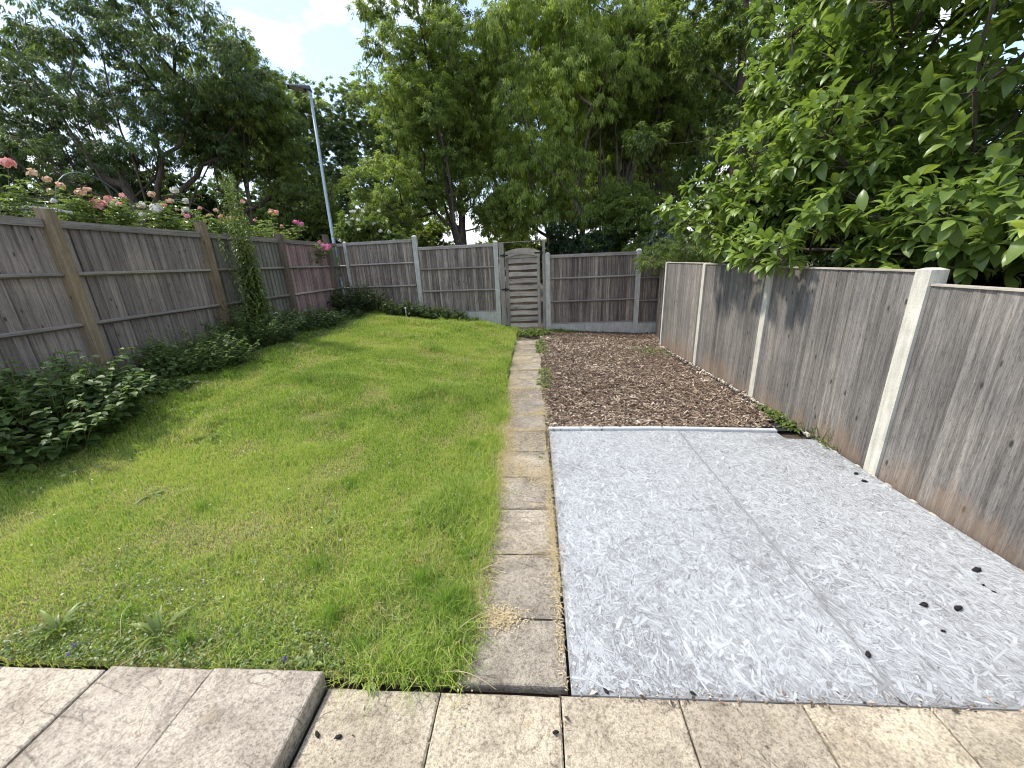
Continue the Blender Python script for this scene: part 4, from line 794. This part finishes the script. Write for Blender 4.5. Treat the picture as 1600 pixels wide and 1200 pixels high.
# ground-hugging leaves between bed and lawn
n = 5200; y = rng.uniform(2.2, 9.1, n); x = lawn_left(y) + rng.normal(-0.05, 0.20, n) + 0.55 * ss(3.6, 2.0, y) * rng.random(n); z = G(x, y) + rng.uniform(0.0, 0.06, n)
a = rng.uniform(0, 6.28, n); s_ = rng.uniform(0.02, 0.05, n)
tag(leaf_mesh('ground_cover', np.stack([x, y, z], 1), np.stack([np.cos(a), np.sin(a), rng.normal(0.1, 0.25, n)], 1), np.stack([rng.normal(0, .25, n), rng.normal(0, .25, n), np.ones(n)], 1), s_, s_ * 0.75, (0.6 + 0.2 * rng.standard_normal(n)).clip(0, 1), m_lf_bed, None, 1, 0.1, 0.1), 'scattered small leaves creeping from the bed into the lawn', 'ground cover', kind='stuff')
# clover and self-heal leaves inside the lawn near the slabs
n = 6500; x = rng.uniform(-2.6, -0.36, n); y = 1.08 + rng.gamma(1.2, 0.2, n); k = (x < lawn_right(y)) & (fbm(x * 2.3, y * 2.3, 131) > 0.56 - 0.2 * ss(1.35, 1.1, y)) & (y > lawn_front(x) - 0.03 * (rng.random(n) < 0.4)); x, y = x[k], y[k]; n = len(x)
a = rng.uniform(0, 6.28, n); s_ = rng.uniform(0.008, 0.020, n); z = G(x, y) + rng.uniform(0.005, 0.030, n) + 0.045 * ((y < 1.085) & (x < -0.86))
tag(leaf_mesh('clover', np.stack([x, y, z], 1), np.stack([np.cos(a), np.sin(a), rng.normal(0.2, 0.3, n)], 1), np.stack([rng.normal(0, .25, n), rng.normal(0, .25, n), np.ones(n)], 1), s_, s_ * 0.7, (0.5 + 0.2 * rng.standard_normal(n)).clip(0, 1), m_lf_rose, None, 1, 0.12, 0.1), 'small clover-like leaves matted in the lawn near the slabs', 'clover', kind='stuff')

# rosette weeds
def rosette(label, x, y, n, L_, seed, z=None, mat=m_lf_rose, wr=0.26, up=0.45, cat='weed', group='broad-leaved weeds growing in the lawn'):
    r = np.random.default_rng(seed); zb = float(G(x, y)) if z is None else z; a = np.arange(n) * 2.4 + r.normal(0, 0.3, n)
    P = np.stack([x + 0.01 * np.cos(a), y + 0.01 * np.sin(a), np.full(n, zb + 0.005)], 1); A = np.stack([np.cos(a), np.sin(a), r.uniform(up * 0.3, up * 1.6, n)], 1); ls = 0.85 * L_ * r.uniform(0.5, 1.15, n); wr = wr * 0.75
    o = leaf_mesh('weed', P, A, np.tile([0, 0, 1.], (n, 1)), ls, ls * wr, r.uniform(0.5, 1.0, n), mat, None, 1, 0.15, 0.45)
    return tag(o, label, cat, group)
for i, (lb, x, y, n, L_, wr, up) in enumerate([('pale dandelion-like rosette in the lawn left of centre, nearer the bed', -2.93, 2.95, 14, 0.13, 0.26, 0.5), ('small rosette weed at the middle of the lawn', -1.34, 2.05, 13, 0.10, 0.3, 0.5),
    ('flat grey-green rosette weed in the front left of the lawn', -2.75, 2.2, 14, 0.12, 0.28, 0.25), ('upright leafy dandelion weed behind the raised slabs', -1.75, 1.22, 14, 0.15, 0.22, 1.4), ('upright leafy weed at the lower left corner of the lawn', -2.25, 1.22, 18, 0.14, 0.24, 1.3),
    ('plantain weed at the corner of the raised slab', -0.98, 1.12, 9, 0.07, 0.6, 0.6), ('small weed sprouting where the raised slab meets the lower patio', -0.72, 1.075, 16, 0.075, 0.35, 0.7), ('low weed in the right part of the lawn near the path', -0.55, 2.95, 11, 0.10, 0.3, 0.4),
    ('low weed in the shaded left part of the lawn beside the bed', -3.35, 3.4, 12, 0.11, 0.4, 0.3)]): rosette(lb, x, y, n, L_, 200 + i, wr=wr, up=up)
# weeds by the bark bed
def weedpatch(name, label, c, rad, n, leaf, h, seed, tb=0.6): return herb(name, label, c, rad, n, leaf, m_lf_rose, seed, h, 8, None, tb)
weedpatch('weed_patch', 'fresh green weeds in the bark near the far end of the right fence', (2.05, 7.1), (0.34, 0.5), 130, (0.065, 0.032), 0.08, 90)
weedpatch('weed_patch', 'green ivy and weeds growing at the foot of the gate', (-0.1, 8.75), (0.42, 0.38), 150, (0.065, 0.045), 0.18, 91)
weedpatch('weed_patch', 'weeds in the bark below the concrete gravel board right of the gate', (0.62, 9.0), (0.5, 0.14), 100, (0.055, 0.038), 0.13, 92)
weedpatch('weed_patch', 'weeds between the far end of the path and the bark', (0.08, 7.3), (0.10, 0.7), 110, (0.06, 0.028), 0.11, 93)
weedpatch('weed_patch', 'grassy weeds halfway along the edge between path and bark', (0.09, 5.2), (0.08, 0.55), 90, (0.055, 0.02), 0.11, 94)
weedpatch('weed_patch', 'weeds at the joint of path and bark close to the boards', (0.05, 3.95), (0.06, 0.25), 36, (0.045, 0.015), 0.06, 95)
weedpatch('weed_patch', 'weeds under the right fence beside the corner of the boards', (2.36, 3.75), (0.07, 0.35), 50, (0.06, 0.02), 0.10, 96)
weedpatch('weed_patch', 'tiny weed tuft on the path joint halfway to the gate', (-0.2, 5.65), (0.05, 0.04), 10, (0.045, 0.015), 0.05, 98)
weedpatch('weed_patch', 'small grassy tuft in the path joint near the front of the bark bed', (0.02, 2.95), (0.05, 0.05), 14, (0.045, 0.01), 0.06, 99)
weedpatch('weed_patch', 'thin weeds rising against the right fence where the board begins', (2.42, 3.2), (0.015, 0.2), 12, (0.05, 0.01), 0.22, 97)

# straw on path edges
n = 6500; y = 1.15 + rng.gamma(2.2, 1.1, n).clip(0, 7); side = rng.random(n); x = np.where(side < 0.62, -0.345 + np.abs(rng.normal(0, 0.045, n)), np.where(side < 0.85, 0.085 - np.abs(rng.normal(0, 0.02, n)), rng.uniform(-0.35, 0.08, n)))
jy = np.array(yj)[rng.integers(2, len(yj), n)]; y = np.where((side > 0.80), jy + rng.normal(0, 0.02, n), y); k = y > 1.09; x, y = x[k], y[k]; n = len(x)
a = rng.uniform(0, 6.28, n); ln = rng.uniform(0.02, 0.09, n); w_ = rng.uniform(0.0012, 0.003, n)
P = np.stack([x, y, np.full(n, 0.016) + rng.random(n) * 0.008], 1); A = np.stack([np.cos(a), np.sin(a), rng.normal(0, 0.08, n)], 1)
tag(leaf_mesh('straw', P, A, np.tile([0, 0, 1.], (n, 1)), ln, w_, rng.random(n), m_straw, None, 0, 0.3, -0.05), 'dry straw-coloured grass scraps strewn on the path slabs', 'straw', kind='stuff')
# thicker dead patches in the path joints
n = 20000; pc = np.array([(-0.2, 5.2, .16, .2), (-0.2, 6.0, .16, .2), (-0.22, 6.9, .16, .3), (-0.25, 7.6, .16, .3), (-0.2, 4.5, .15, .15), (0.0, 2.6, .06, .1), (-0.3, 3.3, .04, .2), (-0.15, 3.45, .15, .03), (-0.15, 3.88, .15, .03), (-0.1, 3.2, .14, .15), (-0.38, 4.2, .03, .4), (-0.28, 3.02, .06, .10), (-0.3, 2.75, .03, .16), (-0.16, 2.72, .05, .09), (0.02, 3.9, .05, .06), (-0.34, 3.6, .05, .3), (0.06, 2.2, .015, .3), (0.075, 1.7, .01, .3), (-0.34, 1.55, .03, .25), (-0.2, 1.37, .05, .03), (-0.4, 5.0, .03, .5), (-0.2, 4.75, .15, .03), (-0.2, 5.65, .15, .03), (-0.2, 6.6, .15, .03), (-0.25, 6.3, .12, .12)])
i = rng.integers(0, len(pc), n); x = pc[i, 0] + rng.normal(0, 1, n) * pc[i, 2]; y = pc[i, 1] + rng.normal(0, 1, n) * pc[i, 3]; k = (x < 0.088) & (x > -0.42); x, y = x[k], y[k]; n = len(x); a = rng.uniform(0, 6.28, n)
tag(leaf_mesh('dead_moss', np.stack([x, y, 0.014 + rng.random(n) * 0.006], 1), np.stack([np.cos(a), np.sin(a), rng.normal(0, 0.2, n)], 1), np.tile([0, 0, 1.], (n, 1)), rng.uniform(0.006, 0.026, n), rng.uniform(0.002, 0.006, n), rng.uniform(0.3, 1, n), m_straw, None, 0, 0.2, 0), 'yellow dead moss crumbs lodged in the path joints', 'dead moss', kind='stuff')
# long stalks over the slabs
for i, (x, y, z, a, L_, lb) in enumerate([(-1.52, 1.10, 0.09, -1.2, 0.30, 'long dry grass stalk leaning over the raised slab joint'), (-1.62, 1.12, 0.10, -2.0, 0.22, 'bent grass stalk left of the raised slab joint'), (-0.42, 1.10, 0.03, -0.25, 0.24, 'thin straw stalk lying over the lower patio slab'), (-0.36, 1.62, 0.03, 0.3, 0.42, 'long dry grass stalk lying across the path'), (-0.4, 1.25, 0.05, 0.5, 0.25, 'forked pale straw stalk at the lawn corner by the path'), (-1.95, 1.3, 0.12, -0.9, 0.2, 'seed-headed grass stalk in the front left lawn')]):
    m = MB(); q = np.linspace(0, 1, 7); p_ = np.stack([x + np.cos(a) * L_ * q, y + np.sin(a) * L_ * q, z + 0.05 * np.sin(q * 3.0) - 0.004 * q + 0.0], 1); m.tube(p_, np.linspace(0.0016, 0.001, 7), 4, 0.8)
    tag(m.build('grass_stalk', m_straw), lb, 'grass stalk', 'loose grass stalks by the paving')

# crumbs of leaf and soil along the joints
n = 1500; sd_ = rng.random(n); x = np.where(sd_ < 0.55, rng.uniform(0.1, 2.42, n), np.where(sd_ < 0.8, rng.uniform(-0.86, 2.4, n), np.array(xj)[rng.integers(1, 8, n)] + rng.normal(0, 0.006, n)))
y = np.where(sd_ < 0.55, 1.052 + rng.normal(0, 0.010, n) * rng.uniform(0.4, 2.5, n), np.where(sd_ < 0.8, rng.uniform(0.65, 1.04, n), rng.uniform(0.6, 1.05, n))); k = (sd_ < 0.55) | (sd_ >= 0.8) | (rng.random(n) < 0.25); x, y = x[k], y[k]; n = len(x); a = rng.uniform(0, 6.28, n); s_ = rng.gamma(2, 0.004, n).clip(0.003, 0.03)
tag(leaf_mesh('leaf_litter', np.stack([x, y, 0.006 + rng.random(n) * 0.004], 1), np.stack([np.cos(a), np.sin(a), rng.normal(0, 0.15, n)], 1), np.stack([rng.normal(0, .2, n), rng.normal(0, .2, n), np.ones(n)], 1), s_, s_ * rng.uniform(0.15, 0.6, n), rng.random(n), m_chip, None, 0, 0.2, 0.1), 'brown crumbs of leaf and soil along the patio joints', 'leaf litter', kind='stuff')
# small dark husks
def lump(name, x, y, z, sx_, sy_, sz_, label, group, mat, seed, cat):
    r = np.random.default_rng(seed); nu, nv = 10, 7; V = [(0, 0, -1)]
    for i in range(1, nv):
        t = math.pi * i / nv - math.pi / 2
        for j in range(nu):
            a = 2 * math.pi * j / nu; k_ = 1 + r.normal(0, 0.2); V.append((math.cos(a) * math.cos(t) * k_, math.sin(a) * math.cos(t) * k_, math.sin(t) * k_))
    V.append((0, 0, 1)); V = np.array(V); rz = r.uniform(0, 3.14); V = V * [sx_, sy_, sz_]; c_, s_ = math.cos(rz), math.sin(rz); V = V @ np.array([[c_, s_, 0], [-s_, c_, 0], [0, 0, 1]]); V += [x, y, z + sz_ * 0.85]
    F4 = [(1 + i * nu + j, 1 + i * nu + (j + 1) % nu, 1 + (i + 1) * nu + (j + 1) % nu, 1 + (i + 1) * nu + j) for i in range(nv - 2) for j in range(nu)]
    l = len(V) - 1; F3 = [(0, 1 + (j + 1) % nu, 1 + j) for j in range(nu)] + [(l, 1 + (nv - 2) * nu + j, 1 + (nv - 2) * nu + (j + 1) % nu) for j in range(nu)]
    return tag(link_mesh(name, V, F4, F3, np.full(len(V), 0.5), mat, None, True), label, cat, group)
hk = [(2.199, 1.701, .020, 'largest black lump on the boards, nearest the right fence'), (2.135, 1.606, .008, 'tiny black crumb just in front of the largest lump by the right fence'), (2.141, 1.568, .007, 'tiniest black crumb right of the crumb near the fence'),
      (1.757, 1.485, .017, 'oval black lump on the board, left one of the middle pair'), (1.882, 1.467, .018, 'oval black lump on the board, right one of the middle pair'), (1.714, 1.352, .009, 'small black crumb in front of the middle pair of lumps'),
      (1.321, 1.237, .013, 'black lump beside the seam between the two boards'), (0.236, 1.064, .010, 'black lump at the front board edge near the path'), (0.561, 1.066, .010, 'black lump at the front board edge above a patio joint'),
      (2.314, 2.627, .016, 'black lump at the foot of the near cream fence post'), (2.292, 2.523, .018, 'black lump on the board in front of the near cream post'),
      (-0.822, 0.888, .011, 'black lump on the lower patio closest to the raised slab'), (-0.741, 0.883, .011, 'black lump on the lower patio just right of the one by the raised slab'), (0.034, 0.923, .010, 'black lump on the patio beside the joint in front of the path'), (0.095, 2.02, .009, 'black crumb at the path edge beside the board')]
for i, (x, y, s_, lb) in enumerate(hk): lump('dark_husk', x, y, 0.003 if y < 1.05 else 0.006, s_ * 1.15, s_ * 0.62, s_ * 0.4, lb, 'black shrivelled lumps scattered on the paving and boards', m_pellet, 300 + i, 'husk')

# ------------------------------------------------------------------ flowers
def bloom(parent, p, r0, mat, seed, n=26):
    r = np.random.default_rng(seed); d = rdir(r, n); d[:, 2] = np.abs(d[:, 2]) - 0.35; d = unit(d); P = np.array(p) + d * r0 * 0.25; t = unit(np.cross(d, rdir(r, n)))
    V = []; T = []
    for i in range(n):
        u = t[i]; w_ = np.cross(d[i], u); q = r.uniform(0.7, 1.1) * r0; c = P[i] + d[i] * q * r.uniform(0.2, 0.6); s_ = q * 0.62
        V += [c - u * s_ * 0.5 - w_ * s_ * 0.4, c + u * s_ * 0.5 - w_ * s_ * 0.4, c + u * s_ * 0.6 + w_ * s_ * 0.5 + d[i] * s_ * 0.3, c - u * s_ * 0.6 + w_ * s_ * 0.5 + d[i] * s_ * 0.3]; T += [r.random()] * 4
    k = np.arange(n)[:, None] * 4
    return link_mesh('bloom', np.array(V), k + np.array([0, 1, 2, 3]), None, np.array(T), mat, parent)
def rose(label, c, rad, zc, n, nl, seed, blooms, group='rose bushes behind the left fence', tb=0.5):
    r = np.random.default_rng(seed); t = thing('rose_bush', label, 'shrub', (c[0], c[1], 0.45), group); m = MB(); P, A, Nn, T, Ls = [], [], [], [], []
    extra = []; tips = [np.array(b_[0]) for b_ in blooms]; nc = int(n * 2.3)
    for i in range(nc + len(tips)):
        if i < len(tips): tip = tips[i] - [0, 0, 0.03]
        else:
            a_ = r.uniform(0, 6.28); q = math.sqrt(r.random()); tip = np.array([c[0] + rad[0] * q * math.cos(a_), c[1] + rad[1] * 1.1 * q * math.sin(a_), zc + rad[2] * r.uniform(-0.9, 0.75) * (1 - 0.3 * q)])
        if i >= len(tips) and r.random() < 0.3 and tip[2] > zc: extra.append((tuple(tip + [0.03, -0.02, 0.03]), r.uniform(0.02, 0.042), [m_peach, m_white, m_pink, m_peach][r.integers(4)]))
        b0 = np.array([c[0] + r.normal(0, 0.08), c[1] + r.normal(0, 0.1), 0.45]); mid = (b0 + tip) / 2 + [0, 0, 0.25] + r.normal(0, 0.05, 3)
        q_ = np.linspace(0, 1, 12)[:, None]; pts = (1 - q_) ** 2 * b0 + 2 * q_ * (1 - q_) * mid + q_ ** 2 * tip + [0, 0, 0.06] * np.sin(q_ * 3.14)
        m.tube(pts, np.linspace(0.007, 0.0025, 12), 4, 0.7); tc0 = r.normal(0, 0.15)
        for j in range(int(r.integers(12, 22))):       # pinnate leaves: a short rachis with leaflets in pairs
            f = (0.52 + 0.48 * r.random() ** 0.8) * 11; k_ = min(10, int(f)); p_ = pts[k_] * (1 - f + k_) + pts[k_ + 1] * (f - k_); a_ = r.uniform(0, 6.28); d = np.array([math.cos(a_), math.sin(a_), r.uniform(-0.3, 0.4)]); sd__ = np.array([-d[1], d[0], 0]); L_ = r.uniform(0.7, 1.2)
            for u, sg in ((0.04, 1), (0.04, -1), (0.075, 1), (0.075, -1), (0.095, 0)):
                P.append(p_ + d * u * L_); A.append(sd__ * sg + d * (0.5 if sg else 1) + [0, 0, -0.15]); Nn.append([r.normal(0, .3), r.normal(0, .3), 1.0]); T.append(tb + tc0 + r.normal(0, 0.15)); Ls.append(0.055 * L_ * r.uniform(0.8, 1.2))
    m.build('stem', m_stem, t); Ls = np.array(Ls)
    leaf_mesh('foliage', np.array(P), np.array(A), np.array(Nn), Ls, Ls * 0.68, np.clip(T, 0, 1), m_lf_rose, t, 0, 0.15, 0.2)
    for i, (p, r0, mt) in enumerate(blooms + extra): bloom(t, p, r0 * 1.35, mt, seed * 7 + i, 40)
    return t
rose('rose bush with ruffled pink bloom at the left photo edge', (-5.6, 3.9), (0.35, 0.35, 0.45), 2.45, 16, 3200, 101, [((-5.5, 4.22, 2.80), 0.048, m_pink), ((-5.45, 4.38, 2.73), 0.04, m_peach), ((-5.4, 4.45, 2.68), 0.03, m_peach)])
rose('rose bush with big salmon-pink bloom and faded peach heads behind the first timber post', (-5.75, 4.95), (0.4, 0.55, 0.38), 2.4, 24, 5200, 103, [((-5.45, 4.95, 2.49), 0.065, m_pink), ((-5.45, 4.80, 2.60), 0.045, m_peach), ((-5.5, 4.65, 2.65), 0.035, m_peach), ((-5.45, 5.1, 2.58), 0.035, m_pink), ((-5.45, 5.22, 2.53), 0.028, m_pink), ((-5.5, 5.35, 2.65), 0.03, m_pink), ((-5.5, 4.93, 2.66), 0.03, m_peach)])
rose('rose bush with white and yellowing blooms behind the long second panel', (-5.8, 6.0), (0.4, 0.55, 0.45), 2.45, 26, 6000, 105, [((-5.45, 5.75, 2.53), 0.06, m_white), ((-5.5, 6.2, 2.85), 0.045, m_white), ((-5.5, 6.05, 2.68), 0.04, m_peach), ((-5.5, 6.35, 2.72), 0.04, m_white), ((-5.5, 6.3, 2.58), 0.045, m_white), ((-5.5, 5.9, 2.6), 0.03, m_peach)])
rose('rose bush with upright shoots and a small pink bloom behind the second timber post', (-5.8, 7.1), (0.4, 0.6, 0.4), 2.4, 24, 5000, 107, [((-5.05, 5.80, 2.42), 0.03, m_mag), ((-5.6, 7.8, 2.9), 0.035, m_pink)])
rose('yellow-green rose bush trailing pink clusters near the third and fourth timber posts', (-5.7, 8.2), (0.4, 0.8, 0.32), 2.45, 28, 6000, 109, [((-5.4, 8.3, 2.78), 0.045, m_peach), ((-5.4, 8.45, 2.77), 0.045, m_pink), ((-5.3, 8.95, 2.62), 0.05, m_mag), ((-5.3, 9.15, 2.60), 0.045, m_mag), ((-4.7, 8.8, 2.10), 0.045, m_mag), ((-4.7, 8.95, 2.05), 0.055, m_mag), ((-4.7, 9.02, 2.09), 0.05, m_mag), ((-4.7, 8.68, 2.17), 0.03, m_mag)], tb=0.7)
for i in range(16):
    r = np.random.default_rng(400 + i); d = rdir(r, 1)[0]; d[1] = -abs(d[1]); d[2] = abs(d[2]) * 0.9; bloom(bw, np.array([-4.6, 11.2, 2.15]) + d * [0.9, 0.85, 1.1], 0.06, m_white, 500 + i, 16)
tag(tall_plant('tall_weed', 'feathery pale weed with seed heads rising behind the third panel', -5.7, 7.4, 2.75, 7, 83, w=0.10), None)

# small lawn flowers
for i, (x, y, s_, mt, lb, nm) in enumerate([(-1.07, 1.10, 0.013, m_purple, 'purple self-heal flower beside the raised slab corner', 'self_heal_flower'), (-2.02, 1.12, 0.010, m_purple, 'upper purple self-heal flower above the left slab joint', 'self_heal_flower'), (-2.0, 1.08, 0.010, m_purple, 'lower purple self-heal flower over the left slab joint', 'self_heal_flower')]):
    z = float(G(x, y)) + 0.065; o = bloom(None, (x, y, z), s_, mt, 600 + i, 20); o.name = nm; tag(o, lb, 'flower', 'purple flowers at the front of the lawn')
n = 130; x = rng.uniform(-3.9, -1.0, n); y = rng.uniform(1.3, 6.5, n); x = np.where(rng.random(n) < 0.6, rng.normal(-3.2, 0.45, n), x); k = (x > lawn_left(y)) & (x < -0.6); x, y = x[k], y[k]
P = np.stack([x, y, G(x, y) + 0.05], 1); A = rdir(rng, len(x)) * [1, 1, 0.1]
tag(leaf_mesh('daisies', P, A, np.tile([0, 0, 1.], (len(x), 1)), 0.013, 0.011, np.ones(len(x)), m_white, None, 0, 0, 0), 'tiny white petals dotted through the left of the lawn', 'flower petals', kind='stuff')

# ------------------------------------------------------------------ objects
SLp = thing('street_lamp', 'tall pale blue-grey street lamp with dark flat head rising beyond the corner fence', 'street lamp', (-6.32, 12.5, 0))
m = MB(); zz = np.array([0, 1.2, 1.21, 3.8, 6.33]); m.tube(np.stack([np.array([0, 0, 0, .02, .07]) - 6.32, np.full(5, 12.5), zz], 1), [0.08, 0.08, 0.055, 0.048, 0.038], 14, cap=True); m.build('pole', m_galv, SLp, smooth=True)
m = MB(); m.tube([(-6.25, 12.5, 6.30), (-6.26, 12.5, 6.39), (-6.31, 12.48, 6.45)], [0.045, 0.045, 0.04], 10, cap=True); m.build('bracket', m_galv, SLp, smooth=True)
d = np.array([-0.92, -0.35, 0.10]); d /= np.linalg.norm(d); s_ = np.array([0.35, -0.93, 0]); s_ /= np.linalg.norm(s_); u_ = np.cross(s_, d); u_ = u_ if u_[2] > 0 else -u_
o_ = np.array([-6.20, 12.52, 6.41])
q = lambda a, b, c: o_ + a * d + b * s_ + c * u_
m = MB()
m.hexa([q(0, -.12, 0), q(.62, -.15, 0), q(.62, .15, 0), q(0, .12, 0), q(0.03, -.10, .09), q(.60, -.12, .04), q(.60, .12, .04), q(0.03, .10, .09)])
for k_ in range(6): m.hexa([q(.05 + k_ * .04, -.08, .085), q(.06 + k_ * .04, -.08, .085), q(.06 + k_ * .04, .08, .085), q(.05 + k_ * .04, .08, .085), q(.05 + k_ * .04, -.08, .12), q(.06 + k_ * .04, -.08, .12), q(.06 + k_ * .04, .08, .12), q(.05 + k_ * .04, .08, .12)])
m.build('lamp_head', m_lamp, SLp)
m = MB(); m.hexa([q(.2, -.09, -.008), q(.55, -.11, -.008), q(.55, .11, -.008), q(.2, .09, -.008), q(.2, -.09, -.001), q(.55, -.11, -.001), q(.55, .11, -.001), q(.2, .09, -.001)]); m.build('lens', m_lens, SLp)
# shed roof behind the roses
SH = thing('garden_shed', 'low garden shed with dark felt roof mostly hidden behind the roses', 'shed', (-8.2, 5.6, 0.4))
m = MB(); boards(m, (-7.5, 4.6, 0), (0, 1, 0), (1, 0, 0), 2.4, 0.4, 2.55, 20); boards(m, (-9.0, 4.6, 0), (1, 0, 0), (0, -1, 0), 1.5, 0.4, 2.5, 12); m.build('wall', m_shed, SH)
m = MB(); m.hexa([(-9.2, 4.45, 2.56), (-7.35, 4.45, 2.56), (-7.35, 7.1, 2.56), (-9.2, 7.1, 2.56), (-9.2, 4.45, 2.95), (-7.35, 4.45, 2.62), (-7.35, 7.1, 2.62), (-9.2, 7.1, 2.95)]); m.build('roof', m_felt, SH)
# hoops
for (y0, y1, zt, lb) in ((4.85, 6.1, 2.98, 'thin blue-grey hoop arching over the roses, nearest the photo edge'), (6.1, 7.9, 2.85, 'thin blue-grey hoop arching behind the second timber post')):
    m = MB(); t_ = np.linspace(0, math.pi, 20); m.tube(np.stack([np.full(20, -5.9) - 0.2 * np.sin(t_), (y0 + y1) / 2 - (y1 - y0) / 2 * np.cos(t_), 0.5 + (zt - 0.5) * np.sin(t_) ** 0.35], 1), 0.006, 6); tag(m.build('garden_hoop', m_hoop), lb, 'hoop', 'garden hoops beyond the left fence')
# white stake
m = MB(); zs = float(G(-3.05, 8.9)); m.tube([(-3.05, 8.9, zs - 0.03), (-3.05, 8.9, zs + 0.2)], 0.011, 8, cap=True); m.tube([(-3.05, 8.9, zs + 0.2), (-3.05, 8.9, zs + 0.235)], 0.02, 8, cap=True)
tag(m.build('garden_stake', m_whitep), 'short white plastic stake at the far edge of the lawn', 'stake')
